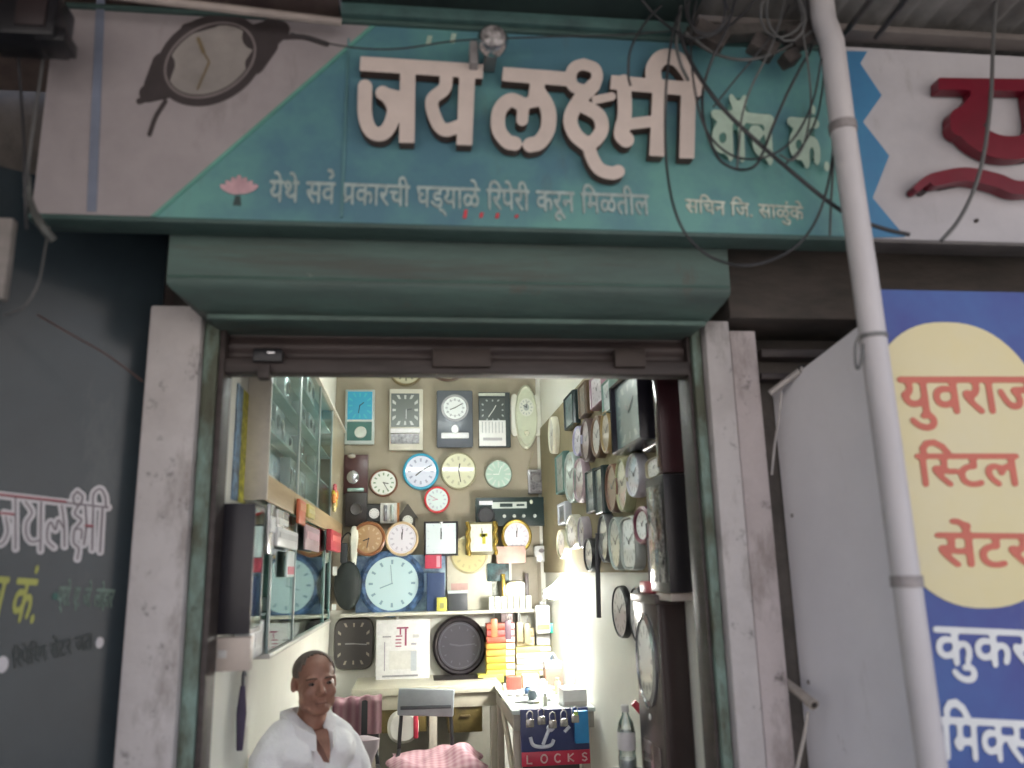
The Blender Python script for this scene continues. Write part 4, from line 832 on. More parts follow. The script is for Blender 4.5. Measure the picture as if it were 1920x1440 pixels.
t = thing('bag', 'black soft bag hanging at the left end of the shelf', 'bag', loc)
mb = MB(); mb.ball((0, 0, 0), (.095, .05, .165), 3); mb.build('pouch', C(.012, .018, .018, r=.6), t); MB().box((-.03, .0, .22), (.05, .05, .14), .012).build('flap', C(.03, .035, .04, r=.5), t)
MB().tube(smooth_path([(-.04, 0, .13), (-.05, 0, .30), (.0, 0, .36), (.03, 0, .28), (.04, 0, .13)], 5), .006, 6).build('strap', BLACK, t)
sub(t, 'white_tag', -.085, .10, .03, .06, -.05, .004, C(.6, .63, .6)); sub(t, 'white_tag', -.085, -.14, .03, .04, -.05, .004, C(.6, .65, .63))

# ---- below the shelf
clock('black octagonal clock with small pale numerals below the shelf', 'B', (625, 1157, 701, 1257), C(.035, .028, .02, r=.35), dial_mat((.04, .035, .035), (.36, .33, .26), True, .68, .84, .11, .35), p=4.5, off=.01, rimw=.07, hands=(270, 95), hm=C(.28, .28, .28), d=.045, dish=.9)
loc, rz, w, h = spot(YB-.17, (705, 1161, 806, 1284), 0, .012)
t = thing('wall_calendar', 'white printed calendar with a tall crimson heading hanging from the shelf', 'calendar', loc)
MB().box((0, -.006, 0), (w, .012, h), .002).build('sheet', C(.66, .66, .66, vs=40, var=.06), t)
for (cx_, cz_, ww, hh, nm, cc) in [(-.01, .37, .22, .025, 'heading', (.28, .04, .10)), (-.05, .31, .03, .09, 'heading', (.30, .06, .12)), (-.075, .245, .12, .02, 'heading', (.30, .06, .12)), (-.085, .19, .11, .018, 'heading', (.30, .06, .12)), (-.085, .14, .11, .018, 'heading', (.30, .06, .12)), (-.085, .09, .11, .018, 'heading', (.30, .06, .12)), (.05, .225, .035, .26, 'heading', (.30, .06, .12)), (-.30, .24, .16, .02, 'print_line', (.25, .25, .27)), (.24, .24, .12, .05, 'print_line', (.5, .5, .5)), (.2, .12, .1, .03, 'print_line', (.35, .35, .38)), (-.34, -.06, .02, .44, 'border', (.3, .29, .33)), (.0, -.12, .5, .28, 'date_grid', (.56, .56, .53)), (.2, -.14, .11, .3, 'photo', (.42, .46, .5)), (-.05, -.36, .66, .03, 'border', (.25, .25, .27))]:
    sub(t, nm, cx_*w, cz_*h, ww*w, hh*h, -.0125-(.001 if nm == 'photo' else 0), .001, mat(cc, .6, var=.05, vs=30))
clock('large dark round clock leaning below the shelf beside the yellow cartons', 'B', (811, 1154, 913, 1268), C(.02, .015, .018, r=.25), dial_mat((.035, .033, .045), (.09, .09, .11), r0=.7, r1=.8, w=.06, coat=.6, ring=.9), off=.02, rimw=.2, hands=(280, 85), hm=C(.08, .08, .09), d=.06)
tag(MB().span((BY(811, 1270).x, YB-.34, .86), (BY(900, 1270).x, YB-.05, .905), .004).build('black_box', C(.03, .025, .025)), 'flat black box under the large dark round clock', 'box')
# counter along the rear wall
yc = 3.0; ztc = aY(880, 1284, yc).z; xc1 = aY(940, 1300, yc).x; xcl = aY(690, 1300, yc).x
t = thing('counter', 'cream wooden counter with olive drawers along the rear wall', 'counter', (0, 0, 0)); CW = C(.50, .48, .38)
MB().span((xcl-.1, yc-.02, ztc-.045), (xc1, YB-.02, ztc), .004).build('top', CW, t); MB().span((xcl-.08, yc, ztc-.13), (xc1-.02, yc+.03, ztc-.046), .003).build('apron', C(.40, .37, .29), t)
for px in (703, 812, 928):
    x = aY(px, 1380, yc).x; MB().span((x-.025, yc, FL), (x+.025, yc+.05, ztc-.131), .003).build('leg', C(.44, .40, .33), t)
for (x0, x1) in ((840, 905), (716, 800)):
    A, B = aY(x0, 1312, yc+.01), aY(x1, 1372, yc+.01); MB().span((A.x, yc+.012, B.z), (B.x, yc+.4, A.z), .006).build('drawer', C(.17, .125, .04, vs=4, var=.3), t)
    MB().span(((A.x+B.x)/2-.03, yc-.002, (A.z+B.z)/2-.006), ((A.x+B.x)/2+.03, yc+.011, (A.z+B.z)/2+.006), .003).build('drawer_pull', C(.10, .07, .03), t)
MB().span((xcl-.08, yc+.42, FL), (xc1-.02, yc+.45, ztc-.131)).build('back_panel', C(.25, .24, .2), t)
loc = aY(756, 1362, yc-.10); t = thing('bag', 'round white bag with a red edge hanging on the counter front', 'bag', loc)
ring_mesh([(.9, .05), (1, .02), (1, -.02), (.8, -.05)], shape(28, 2.3), .19, .185).build('pouch', C(.58, .57, .52), t); MB().box((.075, -.02, 0), (.03, .07, .13), .01).build('red_edge', C(.45, .03, .06), t)
# stacks of yellow-ended cartons
def stack(x0, x1, y0, y1, n, cols, word, y=YB-.12, base=None):
    hh = (y1-y0)/n
    for k in range(n):
        box = (x0+random.uniform(-1, 1), y0+k*hh+.5, x1+random.uniform(-1, 1), y0+(k+1)*hh-.5)
        t, w, h, d = slab('carton', word[0] % ['topmost', 'second', 'third', 'fourth', 'fifth', 'sixth', 'seventh', 'eighth', 'ninth'][k], 'box', y, box, .12, C(*cols[k % len(cols)]), off=0, group='cartons stacked on the counter', part='carton')
        sub(t, 'end_label', w*.34, 0, w*.3, h*.8, -d-.0005, .001, C(.66, .67, .68))
stack(913, 966, 1168, 1268, 8, [(.50, .10, .06), (.52, .09, .08), (.50, .10, .06), (.58, .30, .06), (.60, .36, .08), (.56, .40, .06), (.60, .44, .06), (.66, .58, .12)], ['%s carton from the top in the left stack with red and yellow ends'])
stack(968, 1033, 1212, 1268, 5, [(.62, .60, .22), (.70, .68, .60), (.72, .70, .66), (.70, .66, .58), (.64, .60, .20)], ['%s pale carton from the top in the right stack beside the desk lamp'])
slab('carton', 'flat yellow carton lying on the counter below the left stack', 'box', YB-.16, (897, 1265, 945, 1281), .12, C(.62, .58, .12), off=0, part='carton')
slab('book', 'grey books stacked above the pale cartons', 'books', YB-.1, (1006, 1186, 1032, 1210), .08, C(.5, .5, .5), off=0, part='books')
for k, x in enumerate((927, 953, 975, 989)):
    col = [(.45, .18, .08), (.16, .09, .12), (.38, .33, .2), (.38, .33, .2)][k]
    t, w, h, d = slab('key_ring', ['orange tag', 'dark purple tag', 'left khaki tag', 'right khaki tag'][k]+' hanging on a hook under the shelf edge', 'tag', YB-.235, (x-6, 1160+k*3, x+6, 1195+k*4), .012, C(*col), off=0, part='tag', group='tags hanging under the shelf')
    MB().tube([(0, -.005, h/2), (0, -.005, h/2+.05)], .003, 6).build('hook', CHROME, t)
t, w, h, d = slab('dispenser', 'white plastic bottle hanging at the right end of the shelf', 'bottle', YB-.22, (1005, 1134, 1032, 1188), .06, C(.78, .80, .80, r=.3), off=0, bev=.015, part='bottle'); sub(t, 'yellow_label', 0, -h*.28, w*.86, h*.18, -d-.0005, .001, C(.55, .52, .12)); MB().box((0, -d/2, h*.56), (w*.4, d*.5, h*.12), .006).build('cap', C(.3, .3, .3), t)
t, w, h, d = slab('hook_tag', 'bright turquoise plastic clip beside the white bottle', 'clip', YB-.22, (1031, 1168, 1047, 1187), .03, C(.03, .55, .38), off=0, bev=.006, part='clip'); MB().tube([(0, -d/2, -h/2), (0, -d/2, -h/2-.13)], .004, 6).build('pin', C(.2, .12, .12), t)
# ---- repair bench with desk lamp
yb0, yb1 = 2.0, 2.98; zbn = aY(1030, 1330, yb0).z; xb0, xb1 = aY(960, 1335, yb0).x, XR-.012
t = thing('repair_bench', 'watch repair bench with a glass top and dark front, right of the counter', 'bench', (0, 0, 0))
MB().span((xb0, yb0, zbn-.02), (xb1, yb1, zbn), .003).build('glass_top', C(.50, .55, .53, r=.12), t); MB().span((xb0+.01, yb0+.02, zbn-.10), (xb1-.005, yb1-.02, zbn-.021), .003).build('tray', C(.36, .33, .29), t)
for x, y in ((xb0+.03, yb0+.05), (xb1-.05, yb0+.05), (xb0+.03, yb1-.08), (xb1-.05, yb1-.08)): MB().span((x-.02, y-.02, FL), (x+.02, y+.02, zbn-.101), .003).build('leg', C(.40, .34, .29), t)
MB().span((xb0+.06, yb0+.08, FL+.2), (xb1-.08, yb0+.1, zbn-.101)).build('front_panel', C(.06, .05, .05), t)
MB().tube(smooth_path([aY(946, 1285, yb1), aY(944, 1330, 2.6), aY(955, 1400, 2.3), aY(962, 1450, 2.1)], 5), .015, 8).build('side_rail', C(.45, .40, .32), t)
# LOCKS display stand
A, B = aY(976, 1332, yb0-.05), aY(1107, 1432, yb0-.05); loc = Vector(((A.x+B.x)/2, yb0-.05, (A.z+B.z)/2)); w, h = B.x-A.x, A.z-B.z
t = thing('lock_display', 'blue display board with white anchor and a red band reading LOCKS', 'display board', loc)
MB().box((0, .02, 0), (w, .03, h), .003).build('board', C(.03, .04, .13, r=.35), t)
MB().box((0, .0015, -h*.37), (w, .005, h*.25), .001).build('red_band', C(.45, .02, .06, r=.35), t)
LT = {'L': [[(0, 1), (0, 0), (.55, 0)]], 'O': [[(.35+.35*math.cos(a), .5+.5*math.sin(a)) for a in [2*math.pi*k/14 for k in range(15)]]], 'C': [[(.35+.35*math.cos(a), .5+.5*math.sin(a)) for a in [.7+4.9*k/12 for k in range(13)]]], 'K': [[(0, 1), (0, 0)], [(.6, 1), (.02, .5), (.6, 0)]], 'S': [[(.55, .85), (.3, 1), (.05, .82), (.12, .6), (.45, .42), (.55, .2), (.3, 0), (0, .15)]]}
LM = C(.62, .42, .42)
for k, ch in enumerate('LOCKS'):
    sc = h*.14; x0 = -w*.42+k*w*.2
    for j, q_ in enumerate(LT[ch]):
        MB().tube([(x0+x*sc*1.2, -.0035-.0004*j, -h*.44+z*sc) for x, z in q_], .0042, 6).build('letter', LM, t)
AM = C(.62, .64, .74)
for k, q_ in enumerate([[(.0, .12), (-.1, -.16)], [(-.28, -.02), (-.24, -.16), (-.1, -.2), (.02, -.17), (.06, -.08)], [(.06, .13), (.02, .17), (-.02, .13), (.02, .09), (.06, .13)], [(.22, .05), (.3, .14)]]):
    MB().tube(smooth_path([(x*w-.03, -.0015-.001*k, z*h+.01) for x, z in q_], 4), .009, 8).build('anchor_emblem', AM, t)
for k in range(5):
    x = -w*.38+k*w*.165; c = loc+Vector((x, -.035, h*.40+.012*math.sin(k*2)))
    l = thing('padlock', ['leftmost', 'second', 'middle', 'fourth', 'rightmost'][k]+' steel padlock hanging along the top of the LOCKS board', 'padlock', c, 0, 'padlocks on the display board')
    MB().box((0, 0, -.03), (.042, .016, .040), .005).build('body', C(.42, .40, .38, r=.25, metal=.7), l); MB().tube(smooth_path([(-.014, 0, -.012), (-.014, 0, .015), (0, 0, .028), (.014, 0, .015), (.014, 0, -.012)], 4), .0035, 6).build('shackle', CHROME, l)
t, w2, h2, d = slab('blister_pack', 'bright blue carton hanging at the right side of the LOCKS board', 'box', yb0-.06, (1078, 1333, 1104, 1394), .03, C(.02, .20, .45), off=0, part='carton'); sub(t, 'green_tab', -w2*.4, h2*.42, w2*.3, h2*.12, -d-.0005, .002, C(.35, .5, .1))
# tools and boxes on the bench
def on_bench(name, label, cat, px0, px1, y, hgt, dep, m, part='body', bev=.004):
    A, B = aY(px0, 1310, y), aY(px1, 1310, y); t = thing(name, label, cat, ((A.x+B.x)/2, y, zbn+.0005))
    MB().box((0, dep/2, hgt/2), (abs(B.x-A.x), dep, hgt), bev).build(part, m, t); return t, abs(B.x-A.x)
t, w = on_bench('box', 'white carton on the front right corner of the repair bench', 'box', 1056, 1101, 2.05, .085, .16, C(.62, .62, .61), 'carton'); MB().box((0, -.0008, .015), (w*.9, .0012, .02)).build('label_strip', C(.45, .42, .4), t)
t, w = on_bench('tin', 'bright red tin at the back of the repair bench', 'tin', 952, 979, 2.75, .07, .08, C(.62, .07, .05, r=.3), 'tin')
t, w = on_bench('box', 'cream carton beside the red tin on the bench', 'box', 981, 1012, 2.8, .075, .08, C(.60, .50, .34), 'carton')
t, w = on_bench('tin', 'brown tin with a white lid standing behind the desk lamp base', 'tin', 1024, 1056, 2.85, .10, .10, C(.26, .12, .09), 'tin'); MB().box((0, .05, .122), (w*.98, .1, .042), .006).build('lid', C(.68, .66, .70), t)
MB().tube(smooth_path([(-w*.3, .05, .145), (0, .05, .19), (w*.3, .05, .145)], 4), .005, 6).build('wrapper', C(.5, .58, .66), t)
for k, (px, y, cc, lab) in enumerate([(998, 2.35, (.10, .13, .15), 'dark watchmaker loupe on the bench top'), (1012, 2.45, (.42, .45, .47), 'steel tool lying behind the loupe'), (1030, 2.3, (.62, .64, .62), 'silver watch part on the bench near the white carton'), (1040, 2.6, (.60, .35, .22), 'small copper part near the lamp base'), (985, 2.2, (.5, .52, .5), 'thin steel tweezers at the front of the bench')]):
    A = aY(px, 1305, y); t = thing('watch_tool', lab, 'tool', (A.x, y, zbn+.0005), k*.7)
    if k == 0: MB().lathe([(.022, 0), (.026, .03), (.018, .045)], n=18).build('barrel', C(*cc, r=.3), t); MB().lathe([(.014, .046), (.014, .05)], n=18).build('lens', C(.4, .45, .45, r=.1), t)
    else:
        MB().tube([(-.05, 0, .008), (0, .004, .010), (.06, 0, .006)], [.004, .008, .003], 8).build('shaft', C(*cc, r=.25, metal=.6), t); MB().box((-.03, 0, .008), (.03, .02, .015), .004).build('grip', C(*[x*.6 for x in cc]), t)
for k in range(5):
    A = aY(985+k*18, 1332, yb0); t = thing('flap', ['leftmost', 'second', 'middle', 'fourth', 'rightmost'][k]+' pale pointed paper flap folded over the bench front edge', 'paper', (A.x, yb0-.004, zbn), 0, 'paper flaps on the bench edge')
    MB().prism([(-.028, 0), (.028, 0), (.02, -.03), (0, -.075), (-.02, -.03)], lambda x, z: Vector((x, -.002, z)), (0, .003, 0)).build('flap_front', C(.55, .56, .54), t); MB().box((0, .03, .002), (.05, .06, .003)).build('flap_top', C(.60, .62, .6), t)
BOT = [('small brown glass bottle on the counter beside the pale cartons', 1036, 2.92, .030, .10, (.16, .08, .03)), ('small white plastic jar at the back of the bench', 1018, 2.7, .028, .06, (.62, .62, .60)), ('green capped oil bottle near the lamp base', 1046, 2.5, .018, .09, (.45, .50, .30)), ('short blue jar on the bench beside the loupe', 990, 2.5, .022, .05, (.08, .16, .30)), ('dark tall spray can at the rear right of the bench', 1088, 2.85, .03, .17, (.08, .08, .09)), ('clear oil vial at the front of the bench', 1022, 2.12, .012, .06, (.5, .5, .42))]
for lab, px, y, r_, h_, cc in BOT:
    A = aY(px, 1300, y); t = thing('bottle', lab, 'bottle', (A.x, y, zbn+.0005), 0, 'bottles and jars on the bench')
    MB().lathe([(r_*.92, 0), (r_, .004), (r_, h_*.72), (r_*.55, h_*.84)], n=18).build('body', C(*cc, r=.2), t); MB().lathe([(r_*.6, h_*.845), (r_*.6, h_), (r_*.5, h_*1.01)], n=16).build('cap', C(*[min(1, x*.4+.1) for x in cc]), t)
random.seed(11)
for k in range(9):
    px = 958+k*15+random.uniform(-3, 3); y = 2.15+random.random()*.65; g_ = random.uniform(.25, .6)
    A = aY(px, 1310, y); t = thing('watch_part', ['round steel watch case back near the left bench rail', 'loose silver dial beside the red tin', 'small steel dial near the bench centre', 'brassy gear beside the white jar', 'steel ring in the middle of the bench', 'small pale watch crystal on the bench', 'silver watch bezel near the flat white carton', 'brassy case back beside the lamp arm', 'dull steel disc at the right edge of the bench'][k], 'watch part', (A.x, y, zbn+.0005), 0, 'loose watch parts on the bench')
    MB().lathe([(.020, 0), (.022, .003), (.020, .008), (.012, .009)], n=18).build('case', C(g_, g_*.97, g_*(.6 if k in (3, 7) else .95), r=.25, metal=.6), t); MB().lathe([(.0115, .0092), (.011, .011)], n=14).build('face', C(.5, .5, .48), t)
for k, (x0, y0, x1, y1, cc, lab) in enumerate([(1036, 1196, 1052, 1225, (.62, .64, .62), 'white carton standing right of the pale stack'), (1034, 1226, 1054, 1246, (.30, .42, .55), 'pale blue carton right of the pale stack'), (1033, 1247, 1056, 1270, (.55, .52, .45), 'beige carton lowest beside the pale stack'), (969, 1178, 1002, 1193, (.50, .42, .26), 'khaki carton on top behind the hanging tags'), (969, 1194, 1002, 1211, (.60, .52, .36), 'tan carton below the khaki carton'), (940, 1150, 962, 1167, (.25, .20, .20), 'dark brown carton in the shade under the shelf')]):
    t, w, h, d = slab('carton', lab, 'box', YB-.09, (x0, y0, x1, y1), .1, C(*cc), off=0, part='carton'); sub(t, 'end_label', w*.1, 0, w*.5, h*.4, -d-.0005, .001, C(*[x*.5 for x in cc]))
# desk lamp
c = aY(1073, 1292, 2.6); c.z = zbn
dl = thing('desk_lamp', 'white desk lamp with a glowing round head lighting the right wall', 'lamp', (c.x, 2.6, zbn))
LW = C(.72, .72, .72)
MB().lathe([(.075, 0), (.078, .012), (.06, .028), (.02, .034)], n=28).build('base', LW, dl)
pa, pb2 = aY(1070, 1285, 2.6)-dl.location, aY(1074, 1190, 2.6)-dl.location
MB().tube([pa, pb2], .026, 12).build('arm', LW, dl); MB().tube([pa+Vector((.05, .02, 0)), pb2+Vector((.045, .02, .01))], .016, 10).build('arm', C(.4, .4, .41), dl)
MB().lathe([(.03, -.03), (.034, 0), (.03, .03)], c=pb2+Vector((-.01, -.01, .03)), axis='x', n=16).build('joint', C(.38, .40, .42, r=.3), dl)
hd_ = aY(1068, 1112, 2.6)-dl.location
MB().tube(smooth_path([pb2+Vector((0, 0, .03)), (pb2+hd_)/2+Vector((.03, 0, .02)), hd_+Vector((.02, 0, -.02))], 5), .014, 10).build('neck', LW, dl)
EMIT = mat((1, .98, .93), .4, var=0, em=60, name='lit lamp')
MB().lathe([(.10, .0), (.155, -.018), (.158, -.03), (.12, -.042), (.03, -.046)], c=hd_+Vector((0, 0, .01)), n=36).build('light_panel', EMIT, dl)
MB().lathe([(.02, .09), (.06, .08), (.10, .04), (.155, .006), (.157, -.006)], c=hd_+Vector((0, 0, .012)), n=36, close=False).build('shade', mat((.95, .93, .88), .5, var=0, em=16, name='translucent shade'), dl)
# ceiling tube lights (seen mirrored in the glass and clock faces)
for k, (y, z_t) in enumerate(((.575, 2.762), (2.35, 2.866))):
    t = thing('tube_light', ['fluorescent tube light fixed inside above the shop entrance', 'fluorescent tube light hanging from the shop ceiling toward the rear wall'][k], 'lamp', (.17, y, z_t))
    if k == 0:
        for s_ in (-.4, .4): MB().span((s_-.01, -.076, -.03), (s_+.01, -.036, -.01), .002).build('bracket', C(.5, .5, .5), t)
    else:
        for s_ in (-.4, .4): MB().tube([(s_, 0, 0), (s_, 0, ZC-z_t)], .006, 8).build('hanger', C(.5, .5, .5), t)
    MB().box((0, 0, -.02), (1.0, .07, .038), .006).build('fitting', C(.7, .7, .7), t)
    MB().lathe([(.014, -.47), (.014, .47)], c=(0, 0, -.062), axis='x', n=14).build('tube', mat((.93, 1, .97), .4, var=0, em=14.5, name='lit tube'), t)
    for s_ in (-1, 1): MB().box((s_*.485, 0, -.055), (.025, .03, .04), .004).build('tube_holder', C(.65, .65, .65), t)
# ---- left wall: glazed cabinets
DUSTY = dusty_glass()
xf = .075
def LY(px, py, X): return aX(px, py, X)
Xf = XL+xf
yA = aX(500, 890, Xf).y; yG = aX(621, 900, Xf).y; yE = YB-.03
zU0, zU1 = 1.945, 2.62
t = thing('glass_cabinet', 'long shallow cream wall cabinet with teal tinted glass doors, upper on the left wall', 'cabinet', (0, 0, 0))
CRE = C(.58, .54, .47, vs=30); TEAL = C(.16, .23, .22)
MB().span((XL+.001, yA-.012, zU0-.09), (Xf+.006, yA, zU1), .002).build('end_panel', CRE, t)
MB().span((XL+.001, yA+.001, zU0), (XL+.008, yG, zU1-.02)).build('back_panel', TEAL, t)
MB().span((XL+.001, yA+.001, zU1-.018), (Xf+.012, yE, zU1)).build('top_panel', C(.62, .58, .48), t)
MB().span((XL+.001, yA+.001, zU0-.02), (Xf-.004, yE, zU0-.001)).build('bottom_panel', CRE, t)
for z in (2.12, 2.30, 2.46): MB().span((XL+.009, yA+.002, z-.004), (Xf-.012, yG-.002, z+.004)).build('shelf', C(.55, .68, .64, r=.15), t)
MB().span((XL+.001, yG+.001, zU0), (Xf-.001, yE, zU1-.019)).build('side_panel', C(.30, .26, .17), t)
ys_ = [yA+.02, aX(563, 800, Xf).y, aX(600, 800, Xf).y, yG]
for k in range(3):
    o = MB().span((Xf-.006, ys_[k]+.012, zU0+.012), (Xf-.003, ys_[k+1]-.012, zU1-.03)).build('glass_door', DUSTY, t, False)
for k in range(4): MB().span((Xf-.008, ys_[k]-.011, zU0), (Xf+.002, ys_[k]+.011, zU1-.0185), .001).build('mullion', C(.40, .44, .42, r=.3, metal=.3), t)
MB().span((Xf-.004, yA+.001, zU0-.092), (Xf+.004, yE, zU0-.0005), .001).build('wooden_strip', WOOD, t)
k = 0
for (y, z, w, h, cc) in [(.62, 2.304, .22, .10, (.66, .68, .68)), (.62, 2.124, .22, .05, (.62, .66, .64)), (1.0, 2.304, .16, .11, (.62, .64, .64)), (1.1, 2.124, .2, .06, (.6, .64, .62)), (.75, 1.946, .18, .10, (.70, .72, .74)), (1.5, 2.304, .2, .09, (.58, .62, .62)), (1.55, 1.946, .25, .12, (.40, .42, .42)), (2.1, 2.124, .22, .1, (.55, .6, .58))]:
    q = thing('watch_case', ['silver watch case on the upper cabinet shelf, nearest the end panel', 'flat pale watch case on the middle shelf, nearest the end panel', 'silver watch case left of the second mullion on the upper shelf', 'flat pale watch case on the middle shelf behind the second door', 'bright white watch case at the bottom front of the upper cabinet', 'pale watch case on the upper shelf in the far door', 'grey watch case at the bottom of the upper cabinet in the far door', 'pale watch case on the middle shelf at the far end'][k], 'watch case', (XL+.034, y, z), 0, 'watch cases in the upper cabinet'); k += 1
    MB().box((0, 0, h/2), (.042, w, h), .004).build('case', C(*cc, r=.2), q); o = ring_mesh([(1, 0), (.8, -.006)], shape(16, 2), h*.6, h*.6).build('watch_face', C(.35, .37, .4, r=.15, metal=.6), q); o.location = (.0215, 0, h/2); o.rotation_euler = (0, 0, R(90))
for k, (y, z, w, h, lab) in enumerate([(.60, 2.464, .24, .13, 'tall silver watch case on the top shelf, nearest the end panel'), (.88, 2.464, .18, .12, 'silver watch case on the top shelf by the first mullion'), (1.15, 2.464, .2, .13, 'silver watch case on the top shelf behind the second door'), (1.25, 1.946, .2, .15, 'grey watch case standing at the bottom behind the second door'), (.85, 2.124, .2, .12, 'silver watch case on the middle shelf near the first mullion'), (1.75, 2.464, .3, .12, 'long silver watch case on the top shelf in the far door'), (1.85, 2.304, .25, .1, 'silver watch case on the upper shelf at the far end'), (1.45, 2.124, .2, .1, 'grey watch case on the middle shelf left of the far door')]):
    q = thing('watch_case', lab, 'watch case', (XL+.034, y, z), 0, 'watch cases in the upper cabinet'); g_ = .45+.25*(k % 3)/2
    MB().box((0, 0, h/2), (.042, w, h), .004).build('case', C(g_, g_*1.02, g_*1.02, r=.2), q)
    for e in (-.26, .26): o = ring_mesh([(1, 0), (.8, -.006)], shape(16, 2), h*.5, h*.5).build('watch_face', C(.30, .32, .34, r=.15, metal=.6), q); o.location = (.0215, w*e, h/2); o.rotation_euler = (0, 0, R(90))
# lower cabinet
zL0, zL1 = 1.335, 1.85
yL = aX(506, 1100, Xf).y
t = thing('glass_cabinet', 'lower wall cabinet with sliding glass doors below the wooden strip on the left wall', 'cabinet', (0, 0, 0))
MB().span((XL+.001, yL, zL0), (XL+.008, yG+.1, zL1-.001)).build('back_panel', C(.34, .44, .43), t); MB().span((XL+.001, yL, zL0-.018), (Xf+.01, yG+.1, zL0-.001), .002).build('bottom_panel', C(.50, .49, .45), t)
MB().span((XL+.009, yL, 1.465), (Xf-.012, yG+.1, 1.472)).build('shelf', C(.5, .6, .58, r=.15), t)
ys2 = [yL+.01, aX(552, 1100, Xf).y, aX(608, 1100, Xf).y, yG+.1]
for k in range(3): MB().span((Xf-.006, ys2[k]+.008, zL0+.006), (Xf-.003, ys2[k+1]-.008, zL1-.006)).build('glass_door', GLASS, t, False)
for k in range(4): MB().span((Xf-.008, ys2[k]-.008, zL0), (Xf+.002, ys2[k]+.008, zL1-.002), .001).build('mullion', C(.30, .36, .36, r=.3, metal=.3), t)
MB().span((XL+.001, yG+.101, zL0), (Xf, yG+.12, zL1-.001)).build('end_panel', C(.36, .45, .42), t)
k = 0
for (y, z, w, h, cc) in [(.55, 1.3352, .28, .115, (.62, .62, .63)), (1.05, 1.3352, .3, .10, (.60, .60, .60)), (.95, 1.4725, .3, .05, (.66, .70, .70)), (1.7, 1.3352, .3, .1, (.58, .58, .58)), (2.25, 1.3352, .3, .11, (.55, .55, .55))]:
    q = thing('carton', ['large white carton at the front of the lower cabinet floor', 'second white carton on the lower cabinet floor', 'flat pale carton on the glass shelf of the lower cabinet', 'white carton mid way along the lower cabinet floor', 'grey white carton at the far end of the lower cabinet floor'][k], 'box', (XL+.036, y, z), 0, 'cartons in the lower cabinet'); k += 1
    MB().box((0, 0, h/2), (.05, w, h), .003).build('carton', C(*cc), q); MB().box((.0257, 0, h*.5), (.001, w*.4, h*.4)).build('label_strip', C(.42, .42, .44), q)
# small goods hung on the face of the lower cabinet
def hung(name, label, cat, box, d, col, part='packet', extra=None, **k):
    t, w, h, d = slab(name, label, cat, 'L', box, d, C(*col, **k), off=xf+.012, part=part, bev=.006)
    if extra: sub(t, extra[0], 0, h*extra[2], w*.86, h*.3, -d-.0005, .002, C(*extra[1]))
    return t
hung('watch_strap', 'silver watch bracelet hanging in front of the lower cabinet, nearer the street', 'watch', (505, 945, 516, 1040), .012, (.55, .55, .55), 'bracelet', ('watch_face', (.75, .75, .75), .1), r=.2, metal=.6)
hung('watch_strap', 'silver watch bracelet hanging left of the white packet', 'watch', (522, 958, 542, 995), .012, (.62, .62, .60), 'bracelet', ('watch_face', (.75, .75, .72), -.1), r=.2, metal=.5)
hung('packet', 'white packet hung on the lower cabinet beside the silver bracelets', 'packet', (523, 993, 560, 1028), .02, (.66, .66, .66), 'packet', ('label_strip', (.5, .5, .5), .1))
hung('packet', 'orange red packet hung against the wooden strip', 'packet', (562, 938, 574, 984), .015, (.55, .13, .06), 'packet', ('label_strip', (.62, .25, .12), .2))
hung('packet', 'yellow packet hung against the wooden strip', 'packet', (579, 948, 591, 972), .015, (.55, .46, .14), 'packet', ('label_strip', (.6, .55, .3), 0))
hung('picture_tag', 'dusky pink card hung in front of the lower cabinet glass', 'card', (574, 988, 600, 1033), .01, (.38, .26, .29), 'card', ('print', (.5, .3, .36), .1))
hung('tag', 'white tag with a crimson lower half on the lower cabinet glass', 'tag', (539, 1033, 552, 1082), .008, (.60, .68, .68), 'tag', ('red_print', (.50, .05, .10), -.25))
hung('box', 'bright red packet at the far end of the lower cabinet', 'packet', (622, 996, 640, 1034), .03, (.46, .03, .05), 'packet', ('label_strip', (.55, .1, .1), .1))
loc = aX(626, 934, Xf+.02); t = thing('garland', 'orange and yellow artificial flower garland pinned to the wooden strip', 'garland', loc)
random.seed(3)
for k in range(9):
    cc = [(.62, .22, .05), (.62, .45, .05), (.55, .12, .14), (.65, .55, .25)][k % 4]
    a_ = k*2.4; mb = MB(); rr = .028
    for j in range(6): mb.ball((0, math.cos(j*1.05)*rr*.6, math.sin(j*1.05)*rr*.6), (.012, rr*.55, rr*.55), 1)
    o = mb.build('flower', C(*cc, r=.7), t); o.location = (k*.001, .08*math.cos(a_)*(.3+k*.08), .075*math.sin(a_)*(.3+k*.08))
# black display case by the entrance, things on the wall end
y0b, y1b = .155, .33
z0b, z1b = aY(440, 1190, y0b).z, aY(440, 944, y0b).z
t = thing('display_case', 'tall black display case of watches at the front end of the left wall', 'display case', (0, 0, 0))
xk = aY(474, 1060, y0b).x
MB().span((XL+.001, y0b, z0b), (xk, y0b+.012, z1b), .003).build('end_panel', C(.022, .020, .026, r=.35), t); MB().span((XL+.001, y0b+.013, z0b), (XL+.008, y1b, z1b)).build('back_panel', C(.35, .35, .36), t)
MB().span((XL+.009, y0b+.013, z1b-.014), (xk, y1b, z1b-.001), .002).build('top_panel', C(.06, .06, .065), t); MB().span((XL+.009, y0b+.013, z0b), (xk, y1b, z0b+.014), .002).build('bottom_panel', C(.10, .10, .11), t)
MB().span((XL+.009, y1b-.012, z0b+.015), (xk, y1b, z1b-.015), .002).build('far_panel', C(.05, .05, .055), t)
